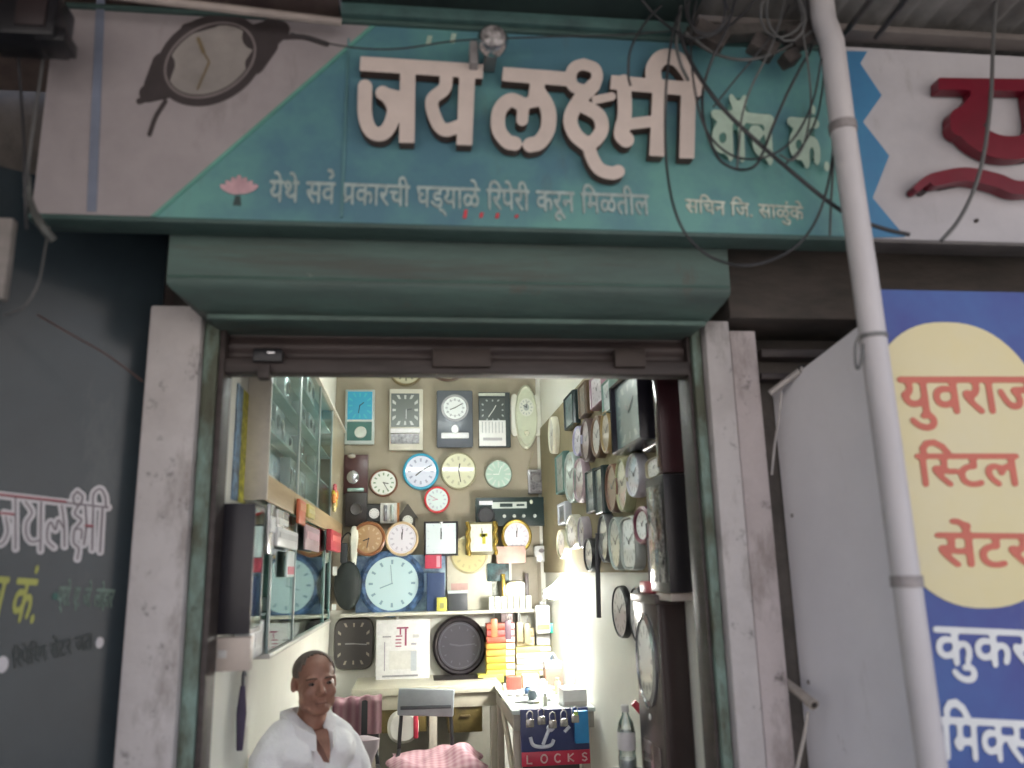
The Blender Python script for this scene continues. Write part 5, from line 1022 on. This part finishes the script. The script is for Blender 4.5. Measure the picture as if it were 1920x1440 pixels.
for k in range(4):
    z = z0b+.05+k*.088; q = thing('wrist_watch', ['lowest', 'second lowest', 'third lowest', 'topmost'][k]+' silver wrist watch standing in the black display case', 'watch', (XL+.04, (y0b+y1b)/2, z), R(90), 'watches in the black display case')
    MB().box((0, 0, 0), (.11, .045, .078), .012).build('cushion', C(.55, .56, .55, r=.5), q); ring_mesh([(1, -.0228), (1, -.030), (.8, -.034)], shape(20, 2), .045, .045).build('dial', C(.68, .69, .7, r=.15, metal=.5), q)
    MB().box((0, -.0245, 0), (.02, .003, .074)).build('strap', C(.4, .4, .42, r=.2, metal=.7), q)
MB().span((xk-.004, y0b+.014, z0b+.016), (xk-.001, y1b-.013, z1b-.016)).build('glass_door', GLASS, t, False)
A, B = aY(404, 1196, .145), aY(470, 1258, .145)
t = thing('switch_box', 'cream switch box below the black display case', 'switch box', (0, 0, 0)); MB().span((XL+.002, .15, B.z), (aY(470, 1220, .15).x, .19, A.z), .004).build('cover', C(.56, .48, .42), t); MB().span((XL+.02, .145, (A.z+B.z)/2-.01), (XL+.045, .1499, (A.z+B.z)/2+.012), .001).build('switch', C(.6, .58, .55), t)
A, B = aX(456, 1268, XL+.03), aX(456, 1400, XL+.03)
t = thing('umbrella', 'slim folded dark purple umbrella hanging on the left wall beside the seated man', 'umbrella', (A.x, A.y, 0))
MB().tube([(0, 0, A.z-.03), (0, 0, (A.z+B.z)/2), (0, 0, B.z)], [.008, .016, .010], 10).build('canopy', C(.06, .045, .09, r=.6), t); MB().tube(smooth_path([(0, 0, A.z-.03), (0, 0, A.z), (.0, .015, A.z+.015), (0, .03, A.z)], 4), .005, 8).build('handle', C(.05, .05, .06), t)
A, B = aX(446, 720, XL+.003), aX(460, 940, XL+.003)
t = thing('wall_strip', 'narrow blue and yellow printed strip hung at the front of the left wall', 'poster', (XL+.001, 0, 0)); ym = A.y+(B.y-A.y)*.42
zt_, zb_ = aX(448, 722, XL).z, aX(448, 942, XL).z
MB().span((0, A.y, zb_), (.003, ym, zt_), 0).build('blue_strip', C(.17, .32, .50, vs=25, var=.4), t); MB().span((0, ym+.0005, zb_), (.003, B.y, zt_)).build('yellow_strip', mat((.62, .58, .06), .5, var=.35, vs=40, name='printed yellow'), t)

# ---- right wall: board with clocks seen side-on
yr0, yr1 = .62, 3.35
zr0, zr1 = 1.58, aX(1025, 790, XR-.01).z
tag(MB().span((XR-.014, yr0, zr0), (XR-.001, YB-.02, zr1), .002).build('display_board', mat((.26, .22, .13), .8, var=.08, vs=3, name='olive display board')), 'olive brown board along the right wall carrying the clocks seen side-on', 'board')
def rc(label, box, rim, dial, p=2, **k): return clock(label, 'R', box, rim, dial, p=p, off=.016, group=GRS, d=k.pop('d', .045), hm=C(.16, .16, .16), **k)
def pd(c):
    g_ = sum(c)/3; c = tuple(round(.55*x+.45*g_, 3) for x in c); return dial_mat(c, tuple(x*.55 for x in c), coat=.8)
rc('narrow cream oval clock nearest the rear wall corner on the right wall', (1027, 780, 1037, 852), C(.60, .58, .46), pd((.6, .6, .5)))
rc('teal glass square clock high on the right wall near the rear corner', (1056, 738, 1073, 802), C(.03, .05, .055, r=.2), pd((.10, .22, .22)), 'sq')
rc('tall narrow brown wooden clock at the top of the right wall', (1083, 718, 1096, 782), C(.12, .07, .03), pd((.3, .2, .1)), 'sq')
rc('pink and lilac framed clock below the shutter on the right wall', (1104, 700, 1127, 762), C(.32, .18, .23), pd((.60, .50, .58)), 'sq')
rc('lilac blue round clock on the right wall', (1072, 798, 1089, 856), C(.42, .40, .58), pd((.55, .52, .68)))
rc('dusky mauve round clock beside the lilac clock', (1087, 783, 1104, 868), C(.12, .08, .08), pd((.34, .22, .23)))
rc('white oval clock with a brown edge on the right wall', (1106, 778, 1125, 860), C(.16, .09, .05), pd((.66, .62, .58)), rimw=.2)
rc('gold edged round clock left of the big dark square clock', (1124, 768, 1142, 852), C(.34, .24, .10), pd((.55, .42, .2)))
rc('pale green glass square clock left of the big dark square clock', (1127, 712, 1142, 776), C(.25, .36, .32, r=.2), pd((.35, .45, .42)), 'sq')
rc('big square clock with a dark navy case and grey glass, top of the right wall', (1141, 700, 1196, 842), C(.015, .014, .022, r=.25), dial_mat((.16, .22, .22), (.3, .36, .36), True, coat=.9), 'sq', d=.10, rimw=.10)
rc('dark brown glass fronted clock beside the maroon case', (1199, 700, 1236, 842), C(.035, .022, .022, r=.25), dial_mat((.10, .08, .08), (.2, .18, .18), True, coat=.9), 'sq', d=.05)
rc('slim teal clock at the rear end of the second row on the right wall', (1040, 850, 1055, 925), C(.10, .2, .18), pd((.24, .32, .30)), 'sq')
rc('large pale grey round clock in the second row on the right wall', (1056, 846, 1077, 944), C(.30, .36, .34), pd((.50, .57, .55)))
rc('rose pink round clock in the second row on the right wall', (1073, 858, 1093, 944), C(.40, .30, .34), pd((.60, .40, .48)))
rc('teal and silver square clock right of the rose pink clock', (1097, 880, 1112, 962), C(.06, .09, .09, r=.2), pd((.28, .38, .38)), 'sq')
rc('dark green square clock left of the brown oval clock', (1114, 874, 1128, 965), C(.03, .05, .05, r=.2), pd((.16, .26, .26)), 'sq')
rc('brown oval clock in the second row on the right wall', (1133, 868, 1155, 962), C(.16, .08, .05), pd((.30, .14, .08)))
rc('pale yellow oval clock in the second row on the right wall', (1152, 856, 1174, 962), C(.34, .34, .2), pd((.60, .61, .44)))
rc('white oval clock right of the pale yellow oval clock', (1171, 848, 1198, 934), C(.5, .5, .55), pd((.68, .68, .72)))
rc('small cream clock in the shade of the dark glass clock', (1208, 858, 1236, 896), C(.42, .38, .26), pd((.62, .58, .44)), 4)
rc('khaki grey square clock beside the upper black case', (1212, 900, 1236, 986), C(.2, .18, .12), pd((.34, .31, .23)), 'sq')
rc('little white square clock at the far end of the third row on the right wall', (1044, 942, 1058, 984), C(.58, .60, .68), pd((.2, .24, .3)), 'sq', rimw=.3)
rc('cream oval clock lowest in the rear corner of the right wall', (1042, 992, 1058, 1048), C(.5, .48, .34), pd((.56, .54, .42)))
rc('large white oval clock in the third row on the right wall', (1059, 964, 1081, 1030), C(.5, .5, .42), pd((.68, .67, .60)))
rc('narrow white oval clock in the third row on the right wall', (1082, 968, 1094, 1028), C(.4, .36, .4), pd((.66, .62, .66)))
rc('small white round clock with a black rim above the desk lamp', (1093, 1008, 1110, 1072), BLACK, pd((.62, .60, .6)))
rc('grey oval clock in the third row on the right wall', (1119, 962, 1139, 1056), C(.10, .10, .11), pd((.30, .32, .32)))
rc('pale teal oval clock left of the pale teal slanting clock', (1139, 968, 1162, 1070), C(.34, .40, .38, r=.2), pd((.54, .62, .58)))
rc('pale teal rounded clock in the third row on the right wall', (1161, 966, 1190, 1070), C(.36, .40, .38, r=.2), pd((.56, .62, .59)), 4)
rc('white oval clock in a dark crimson frame on the right wall', (1184, 948, 1216, 1022), C(.14, .02, .05), pd((.62, .66, .64)), rimw=.28)
rc('silver clock with a jagged outline beside the upper black case', (1212, 975, 1240, 1100), C(.20, .20, .20, r=.2, metal=.4), dial_mat((.30, .30, .31), (.6, .6, .6), True, .3, .9, .3), 'sq')
rc('black rimmed white clock low on the right wall, nearer the lamp', (1146, 1098, 1174, 1196), BLACK, pd((.60, .56, .56)), rimw=.10, d=.03)
rc('black rimmed white clock low on the right wall, nearer the street', (1178, 1100, 1205, 1206), BLACK, pd((.56, .60, .64)), rimw=.10, d=.03)
tag(MB().tube([aX(1120, 1000, XR-.06), aX(1121, 1080, XR-.06), aX(1123, 1158, XR-.06)], .012, 8).build('strap', C(.05, .05, .06)), 'black strap hanging down the right wall past the desk lamp', 'strap')
slab('box', 'small red carton on top of the tall dark wooden clock', 'box', 'R', (1199, 1090, 1222, 1112), .06, C(.50, .06, .09), off=.02, part='carton')
# tall dark cases at the front of the right wall
def tall(label, px0, pxm, px1, py0, py1, m, nm='clock_case', cat='clock'):
    yf_ = aX(px1, (py0+py1)/2, XR).y; xe = aY(pxm, (py0+py1)/2, yf_).x; yr_ = aX(px0, (py0+py1)/2, xe).y
    z0, z1 = aY(pxm, py1, yf_).z, aY(pxm, py0, yf_).z
    t = thing(nm, label, cat, (XR, yf_, z0)); MB().span((xe-XR, 0, 0), (-.002, yr_-yf_, z1-z0), .004).build('case', m, t)
    return t, xe-XR, yr_-yf_, z1-z0
t, dx, dy, hz_ = tall('tall dark wooden pendulum clock with an oval silver dial on the right wall', 1201, 1246, 1302, 1122, 1640, C(.035, .022, .022, r=.28), 'pendulum_clock')
o = ring_mesh([(1, 0), (1, -.008), (.88, -.014), (.86, -.006)], shape(36, 2), dy*.8, .33).build('dial_ring', C(.30, .30, .31, r=.2, metal=.6), t); o.location = (dx-.0005, dy*.5, hz_-.22); o.rotation_euler = (0, 0, R(-90))
o = ring_mesh([(.855, -.0065), (.855, -.008)], shape(36, 2), dy*.8, .33).build('dial', dial_mat((.32, .34, .33), (.07, .07, .07), coat=.8), t, False); o.location = (dx-.0005, dy*.5, hz_-.22); o.rotation_euler = (0, 0, R(-90))
for k in range(3): MB().ball((dx-.003, dy*(.62-.06*k), hz_-.345-.035*k), (.005, .012, .012), 1).build('jewel', C(.85, .85, .85, r=.1), t)
MB().span((dx-.006, dy*.15, hz_-.80), (dx-.0005, dy*.85, hz_-.50), .002).build('pendulum_window', C(.10, .07, .07, r=.12), t); MB().span((dx-.008, -.006, hz_-.02), (.0-.003, dy+.006, hz_+.012), .003).build('cornice', C(.05, .032, .03, r=.3), t)
MB().span((dx*.96, -.004, .02), (dx*.86, -.0005, hz_-.03), .001).build('corner_bead', C(.07, .05, .05, r=.3), t)
t, dx, dy, hz_ = tall('black display case with dark edges above the tall wooden clock', 1215, 1249, 1306, 888, 1112, C(.018, .016, .02, r=.3), 'display_case', 'display case'); MB().span((dx-.005, dy*.12, hz_*.08), (dx-.0005, dy*.88, hz_*.92), .001).build('glass_front', C(.22, .22, .22, r=.1, vs=40, var=.5), t)
MB().span((dx+.01, .02, -.028), (-.006, dy*.9, -.002), .002).build('ledge', C(.48, .42, .38), t)
t, dx, dy, hz_ = tall('dark maroon box case hung under the shutter above the black display case', 1228, 1236, 1287, 690, 886, C(.045, .012, .018, r=.35), 'clock_case', 'case'); MB().span((dx-.004, dy*.1, hz_*.06), (dx-.0005, dy*.9, hz_*.94), .001).build('front_panel', C(.08, .05, .05, r=.15), t)
t = thing('wall_edge', 'cream edging strip at the front end of the right inner wall', 'trim', (XR, .155, FL)); MB().span((.001, -.05, 0), (.028, .004, 1.95), .003).build('strip', C(.60, .50, .40), t)

# ---- chairs and cloths
PINK = None
def check_mat():
    m = bpy.data.materials.new('pink checked cloth'); m.use_nodes = True; n = m.node_tree.nodes; L = m.node_tree.links; p = n['Principled BSDF']; p.inputs['Roughness'].default_value = .9
    tc = n.new('ShaderNodeTexCoord'); mx = n.new('ShaderNodeMix'); mx.data_type = 'RGBA'; mx.inputs['A'].default_value = (.46, .30, .32, 1); mx.inputs['B'].default_value = (.27, .12, .16, 1)
    ws = []
    for d_ in ('X', 'Y'):
        w_ = n.new('ShaderNodeTexWave'); w_.bands_direction = d_; w_.inputs['Scale'].default_value = 8; w_.inputs['Distortion'].default_value = .6; L.new(tc.outputs['Object'], w_.inputs[0]); ws.append(w_)
    a_ = n.new('ShaderNodeMath'); a_.operation = 'MULTIPLY_ADD'; a_.inputs[1].default_value = .5; b_ = n.new('ShaderNodeMath'); b_.operation = 'MULTIPLY'; b_.inputs[1].default_value = .4
    L.new(ws[1].outputs['Fac'], b_.inputs[0]); L.new(ws[0].outputs['Fac'], a_.inputs[0]); L.new(b_.outputs[0], a_.inputs[2]); L.new(a_.outputs[0], mx.inputs['Factor']); L.new(mx.outputs['Result'], p.inputs['Base Color'])
    return m
PINK = check_mat()
def cloth(label, fn, nu=26, nv=18, th=.006):
    mb = MB(); top = [[mb.bm.verts.new(fn(u/nu, v/nv)) for u in range(nu+1)] for v in range(nv+1)]; bt = [[mb.bm.verts.new(fn(u/nu, v/nv)-Vector((0, 0, th))) for u in range(nu+1)] for v in range(nv+1)]
    for v in range(nv):
        for u in range(nu):
            mb.bm.faces.new((top[v][u], top[v][u+1], top[v+1][u+1], top[v+1][u])); mb.bm.faces.new((bt[v+1][u], bt[v+1][u+1], bt[v][u+1], bt[v][u]))
    for a_, b_ in ([((v, 0), (v+1, 0)) for v in range(nv)]+[((v, nu), (v+1, nu)) for v in range(nv)]+[((0, u), (0, u+1)) for u in range(nu)]+[((nv, u), (nv, u+1)) for u in range(nu)]):
        mb.bm.faces.new((top[a_[0]][a_[1]], top[b_[0]][b_[1]], bt[b_[0]][b_[1]], bt[a_[0]][a_[1]]))
    return tag(mb.build('cloth', PINK, None, 80), label, 'cloth')
def chair(label, px0, px1, py, y, rz, backm, bh, tilt=0):
    A, B = aY(px0, py, y), aY(px1, py, y); w = (B-A).length; zt_ = (A.z+B.z)/2
    t = thing('chair', label, 'chair', ((A.x+B.x)/2, y, FL), rz); H = zt_-FL
    o = MB().box((0, 0, H-bh/2), (w, .03, bh), .01, Matrix.Rotation(tilt, 3, 'Y')).build('backrest', backm, t)
    for s_ in (-1, 1):
        MB().tube(smooth_path([(s_*w*.42, .012, H-.03), (s_*w*.44, .005, H-bh), (s_*w*.47, -.02, .46), (s_*w*.48, .06, 0)], 5), .011, 10).build('rear_leg', BLACK, t)
        MB().tube([(s_*w*.46, -.02, .50), (s_*w*.47, -.38, .44), (s_*w*.47, -.41, 0)], .011, 10).build('front_leg', BLACK, t)
    MB().box((0, -.2, .455), (w*.9, .40, .03), .012).build('seat', C(.05, .05, .055, r=.5), t)
    MB().tube([(-w*.46, -.36, .2), (w*.46, -.36, .2)], .008, 8).build('stretcher', BLACK, t)
    return t, w, H
t, w, H = chair('folding chair with a grey backrest and thin black legs in front of the counter', 746, 851, 1291, 2.62, R(-4), C(.30, .33, .35, r=.35), .15, R(3))
MB().box((.0, -.017, H-.10), (w*.9, .006, .02), .002).build('back_slot', C(.08, .09, .10), t)
cx_, cyy = t.location.x, t.location.y
cloth('pink checked cloth crumpled on the seat of the grey chair', lambda u, v: Vector((cx_-.20+u*.50+.02*math.sin(v*9), cyy-.50+v*.48+.02*math.sin(u*11), FL+.50+.045*math.exp(-((u-.80)/.14)**2-((v-.6)/.5)**2)+.012*math.sin(u*9+v*3)+.005*math.sin(u*21-v*4)-.16*max(0, abs(u-.5)-.36)-.25*max(0, .14-v))))
t, w, H = chair('black backed chair behind the seated man, a pink cloth over its back', 628, 712, 1312, 2.25, R(12), C(.025, .028, .03, r=.5), .24)
M_ = Matrix.Translation(t.location) @ Matrix.Rotation(R(12), 4, 'Z')
def drape(u, v):
    x = (u-.5)*w*1.08; s_ = (v-.5)*.40
    if s_ < -.025: p_ = Vector((x, -.030-.012*math.sin(u*17)-.01*math.sin(u*6+1), H+.012+s_+.02))
    elif s_ > .025: p_ = Vector((x, .030+.01*math.sin(u*15), H+.012-s_+.02))
    else: p_ = Vector((x, s_*1.2, H+.016+.004*math.sin(u*20)))
    return M_ @ p_
cloth('pink checked cloth draped over the back of the black chair', drape, 30, 22, .004)
c = aY(677, 1415, 1.95)
t = thing('shirt_bundle', 'pinkish grey cloth bundle hanging below the black chair back', 'cloth bundle', c); mb = MB(); mb.lathe([(.012, -.12), (.05, -.05), (.085, .03), (.09, .07), (.04, .085)], n=18, sx=1, sz=.5); mb.build('bundle', C(.42, .36, .38, r=.9), t)
# water bottle on a small stand
c = aY(1178, 1452, .85); 
t = thing('stand', 'small dark stand carrying the water bottle, at the bottom right of the shop', 'stand', (c.x, .85, FL)); HS = c.z-FL
MB().lathe([(.12, HS-.02), (.12, HS)], n=28).build('top', C(.12, .10, .09), t); MB().tube([(0, 0, .02), (0, 0, HS-.021)], .02, 12).build('post', DARK_STEEL, t); MB().lathe([(.10, 0), (.10, .02)], n=24).build('foot', DARK_STEEL, t)
t = thing('water_bottle', 'clear plastic water bottle with a white label beside the tall dark clock', 'bottle', (c.x, .85, c.z+.001)); CLR = glass_mat((.90, .92, .92), .35)
MB().lathe([(.030, 0), (.034, .008), (.034, .06), (.031, .075), (.034, .09), (.034, .15), (.028, .185), (.014, .21), (.013, .225)], n=24).build('bottle', CLR, t); MB().lathe([(.0347, .088), (.0352, .09), (.0352, .150), (.0347, .152)], n=24, close=False).build('label', C(.66, .64, .66), t)
MB().lathe([(.016, .222), (.016, .245), (.013, .247)], n=16).build('cap', C(.6, .6, .58), t); MB().lathe([(.030, .004), (.0325, .01), (.0325, .055)], n=20).build('water', C(.45, .47, .48, r=.1), t)
c = aY(1202, 1345, 1.1); t = thing('duster', 'red handled duster leaning beside the water bottle', 'duster', c, 0)
MB().tube([(-.03, 0, .06), (.0, 0, .03), (.03, .02, -.01)], [.014, .017, .013], 10).build('handle', C(.50, .05, .08), t); MB().tube([(.03, .02, -.011), (.05, .03, -.12), (.07, .04, -.30)], [.012, .02, .026], 10).build('brush', C(.50, .44, .38, r=.9), t)

# ---- the seated man
def remesh(prims, vox, name, m, parent, smooth_it=6, post=None):
    mb = MB()
    for p_ in prims:
        if p_[0] == 'e': mb.ball(p_[1], p_[2], 3)
        else: mb.tube(p_[1], p_[2], 16)
    bmesh.ops.recalc_face_normals(mb.bm, faces=mb.bm.faces); me = bpy.data.meshes.new(name); mb.bm.to_mesh(me); mb.bm.free()
    o = bpy.data.objects.new(name, me); COL.objects.link(o); md = o.modifiers.new('r', 'REMESH'); md.mode = 'VOXEL'; md.voxel_size = vox
    sm = o.modifiers.new('s', 'SMOOTH'); sm.factor = .5; sm.iterations = smooth_it
    m2 = bpy.data.meshes.new_from_object(o.evaluated_get(bpy.context.evaluated_depsgraph_get())); o.modifiers.clear(); o.data = m2; bpy.data.meshes.remove(me)
    if post:
        for v in m2.vertices: v.co = post(v.co)
    m2.materials.clear(); m2.materials.append(m); m2.shade_smooth(); o.parent = parent; m2.name = name
    return o
SKIN = mat((.33, .165, .118), .5, var=.12, vs=14, name='brown skin')
he = aY(590, 1277, .85); MS = .93
man = thing('person', 'seated man in a white polo shirt with cropped grey hair, looking toward the street', 'person', (he.x, he.y, FL), R(22)); man.scale = (MS, MS, MS)
E0 = Vector((0, 0, (he.z-FL)/MS)); YAWB = Matrix.Rotation(R(20), 3, 'Z'); TH = Matrix.Rotation(R(-2), 3, 'Y')
def hp(x, y, z): return E0+TH @ Vector((x*1.10, y, z*.97))
def bp(x, y, z): return E0+YAWB @ Vector((x, y+.02, z))
P = [('e', hp(0, .015, .038), (.081, .096, .076)), ('e', hp(0, -.028, -.028), (.072, .062, .083)), ('e', hp(0, -.056, -.098), (.047, .036, .027)), ('e', hp(0, -.02, -.072), (.069, .060, .045)),
     ('t', [hp(0, -.084, .008), hp(0, -.101, -.018), hp(0, -.112, -.036)], [.009, .011, .014]), ('e', hp(0, -.093, -.068), (.025, .010, .007)), ('e', hp(0, -.090, -.081), (.020, .010, .007)),
     ('t', [hp(0, .015, -.03), hp(0, .025, -.12), bp(0, .02, -.19)], [.056, .057, .062])]
for s_ in (-1, 1):
    P += [('e', hp(s_*.040, -.034, -.072), (.028, .034, .034)), ('e', hp(s_*.038, -.060, -.035), (.028, .026, .028)), ('e', hp(s_*.031, -.080, .020), (.026, .012, .009)), ('e', hp(s_*.012, -.098, -.040), (.010, .011, .009)), ('e', hp(s_*.077, .015, -.006), (.007, .018, .030)), ('e', hp(s_*.074, .012, -.024), (.012, .014, .014)),
          ('t', [bp(s_*.05, .02, -.20), bp(s_*.14, .02, -.25)], [.042, .042]), ('t', [bp(s_*.155, .02, -.258), bp(s_*.19, -.015, -.36), bp(s_*.21, -.05, -.50)], [.048, .045, .042]),
          ('t', [bp(s_*.21, -.05, -.50), bp(s_*.18, -.2, -.54), bp(s_*.12, -.30, -.565)], [.042, .038, .028]), ('e', bp(s_*.105, -.34, -.575), (.042, .05, .018)),
          ('t', [bp(s_*.09, .0, -.72), bp(s_*.11, -.25, -.69), bp(s_*.12, -.44, -.67)], [.088, .078, .06]), ('t', [bp(s_*.12, -.44, -.67), bp(s_*.12, -.44, -.85), bp(s_*.12, -.41, -1.03)], [.06, .055, .036]), ('t', [bp(s_*.12, -.39, -1.045), bp(s_*.125, -.56, -1.05)], [.036, .026])]
    for k in range(4):
        x_ = s_*(.075+.018*k); L_ = [.062, .074, .070, .054][3-k]
        P.append(('t', [bp(x_, -.375, -.575), bp(x_-s_*.002, -.375-L_*.6, -.580), bp(x_-s_*.004, -.375-L_, -.592)], [.0088, .0082, .007]))
    P.append(('t', [bp(s_*.075, -.325, -.578), bp(s_*.050, -.36, -.585), bp(s_*.045, -.39, -.590)], [.012, .0095, .008]))
P += [('e', bp(0, .02, -.35), (.140, .098, .14)), ('e', bp(0, .0, -.52), (.14, .11, .16)), ('e', bp(0, .02, -.68), (.155, .12, .11))]
body = remesh(P, .0065, 'body', SKIN, man, 4)
def shell(x): return [('e', c_, tuple(q+x for q in r_)) if k_ == 'e' else ('t', c_, [q+x for q in r_]) for k_, c_, r_ in x_src]
x_src = [('e', bp(0, .02, -.35), (.150, .108, .15)), ('e', bp(0, .0, -.52), (.15, .118, .16)), ('e', bp(0, .02, -.66), (.155, .12, .09)), ('e', bp(0, .030, -.230), (.100, .075, .060))]
for s_ in (-1, 1): x_src += [('e', bp(s_*.166, .018, -.262), (.058, .060, .060)), ('e', bp(s_*.10, -.005, -.27), (.085, .085, .075)), ('t', [bp(s_*.045, .040, -.165), bp(s_*.085, .032, -.190), bp(s_*.165, .02, -.250)], [.040, .056, .058]), ('t', [bp(s_*.172, .02, -.258), bp(s_*.200, -.01, -.34), bp(s_*.212, -.04, -.44)], [.060, .062, .061]), ('t', [bp(s_*.04, -.03, -.27), bp(s_*.12, -.02, -.28)], [.062, .066])]
SHIRT = mat((.86, .85, .87), .85, var=.03, vs=9, bump=.35, name='white cotton')
def wr(co):
    q = co-E0; return co+Vector((0, -1, 0))*(.004*math.sin(q.z*55+q.x*30)+.003*math.sin(q.x*70-q.z*20))
remesh(shell(.012), .009, 'shirt', SHIRT, man, 5, wr)
x_src = []
for s_ in (-1, 1): x_src += [('t', [bp(s_*.09, .0, -.72), bp(s_*.11, -.25, -.69), bp(s_*.12, -.44, -.67)], [.088, .078, .06]), ('t', [bp(s_*.12, -.44, -.67), bp(s_*.12, -.44, -.85), bp(s_*.12, -.42, -.99)], [.064, .062, .056]), ('e', bp(0, .02, -.72), (.155, .12, .09))]
remesh(shell(.014), .011, 'trousers', C(.07, .07, .08, r=.85), man, 5)
# collar: two leaves round the neck, open placket below
mb = MB(); rows = []
for k in range(29):
    a_ = R(-62)-R(304-8)*k/28+R(0); a_ = R(270)+R(22)+R(316)*k/28
    ca, sa = math.cos(a_), math.sin(a_); fz = max(0, -sa); base = bp(.0, .026, -.140)
    up = base+YAWB @ Vector((.070*ca, .070*sa-.014*fz, .034-.070*fz**1.4)); lo_ = base+YAWB @ Vector((.106*ca, .098*sa-.040*fz, -.018-.092*fz**1.2)); mid_ = (up+lo_)/2+YAWB @ Vector((.016*ca, .020*sa, .016))
    rows.append([mb.bm.verts.new(q) for q in (up, mid_, lo_, lo_-Vector((0, 0, .006)), (up+lo_)/2-Vector((0, 0, .004)), up-YAWB @ Vector((.004*ca, .004*sa, 0)))])
for a_, b_ in zip(rows, rows[1:]):
    for i in range(6): j = (i+1) % 6; mb.bm.faces.new((a_[i], a_[j], b_[j], b_[i]))
mb.bm.faces.new(rows[0]); mb.bm.faces.new(rows[-1][::-1]); mb.build('collar', SHIRT, man, 60)
pv = MB(); q0 = [bp(-.036, -.048, -.178), bp(.036, -.048, -.178), bp(.015, -.096, -.245), bp(.0, -.110, -.290), bp(-.015, -.096, -.245)]
f0 = [pv.bm.verts.new(q+YAWB @ Vector((0, -.020, 0))) for q in q0]; f1 = [pv.bm.verts.new(q+YAWB @ Vector((0, .04, 0))) for q in q0]; pv.bm.faces.new(f0); pv.bm.faces.new(f1[::-1])
for k in range(5): pv.bm.faces.new((f0[(k+1) % 5], f0[k], f1[k], f1[(k+1) % 5]))
pv.build('neck_opening', mat((.30, .15, .11), .6, var=.1, vs=20, name='neck skin'), man)
# hair: cropped, receding
mb = MB(); bmesh.ops.create_uvsphere(mb.bm, u_segments=40, v_segments=28, radius=1)
for v in mb.bm.verts:
    x, y, z = v.co; v.co = Vector((.0835*x, .015+.0990*y, .038+.0782*z))
kill = [f for f in mb.bm.faces if (lambda c: c.y < -.050+.35*max(0, .085-c.z)*(1 if abs(c.x) > .045 else 0)+(0 if abs(c.x) > .045 else .02) or c.z < -.04 or (c.z < .02 and c.y < .0) or (c.z < .075 and abs(c.x) < .045 and c.y < 0))(f.calc_center_median())]
bmesh.ops.delete(mb.bm, geom=kill, context='FACES')
for v in mb.bm.verts: v.co = E0+TH @ (v.co*(1+.0*random.random()))
bmesh.ops.solidify(mb.bm, geom=list(mb.bm.faces), thickness=.004)
mb.build('hair', mat((.17, .13, .11), .9, vs=70, col2=(.10, .085, .075), name='cropped grey hair'), man, 70)
for s_ in (-1, 1):
    e_ = MB().ball(hp(s_*.031, -.0775, -.001), (.0120, .010, .0065), 2).build('eye', mat((.11, .08, .07), .3, var=0, name='eye'), man)
    MB().ball(hp(s_*.031+.002, -.0875, -.001), (.005, .0025, .0055), 1).build('iris', mat((.015, .01, .008), .2, var=0, name='dark iris'), e_)
    MB().tube(smooth_path([hp(s_*.014, -.091, .019), hp(s_*.030, -.0925, .0215), hp(s_*.050, -.080, .018)], 4), [.0028]*9, 6).build('eyebrow', mat((.075, .05, .042), .9, var=0, name='brow hair'), man)
MB().tube(smooth_path([hp(-.022, -.094, -.0745), hp(0, -.1005, -.0745), hp(.022, -.094, -.0745)], 4), .0018, 6).build('mouth_line', mat((.15, .06, .05), .7, var=0, name='mouth line'), man)
t = thing('stool', 'plain dark stool under the seated man', 'stool', (man.location.x, man.location.y+.02, FL)); hs = (E0.z-.72-.105-.012)*MS
MB().lathe([(.17, hs-.03), (.175, hs-.015), (.17, hs)], n=28).build('seat', C(.08, .07, .06), t)
for k in range(4):
    a_ = k*math.pi/2+.78; MB().tube([(.13*math.cos(a_), .13*math.sin(a_), hs-.031), (.17*math.cos(a_), .17*math.sin(a_), 0)], .014, 8).build('leg', DARK_STEEL, t)
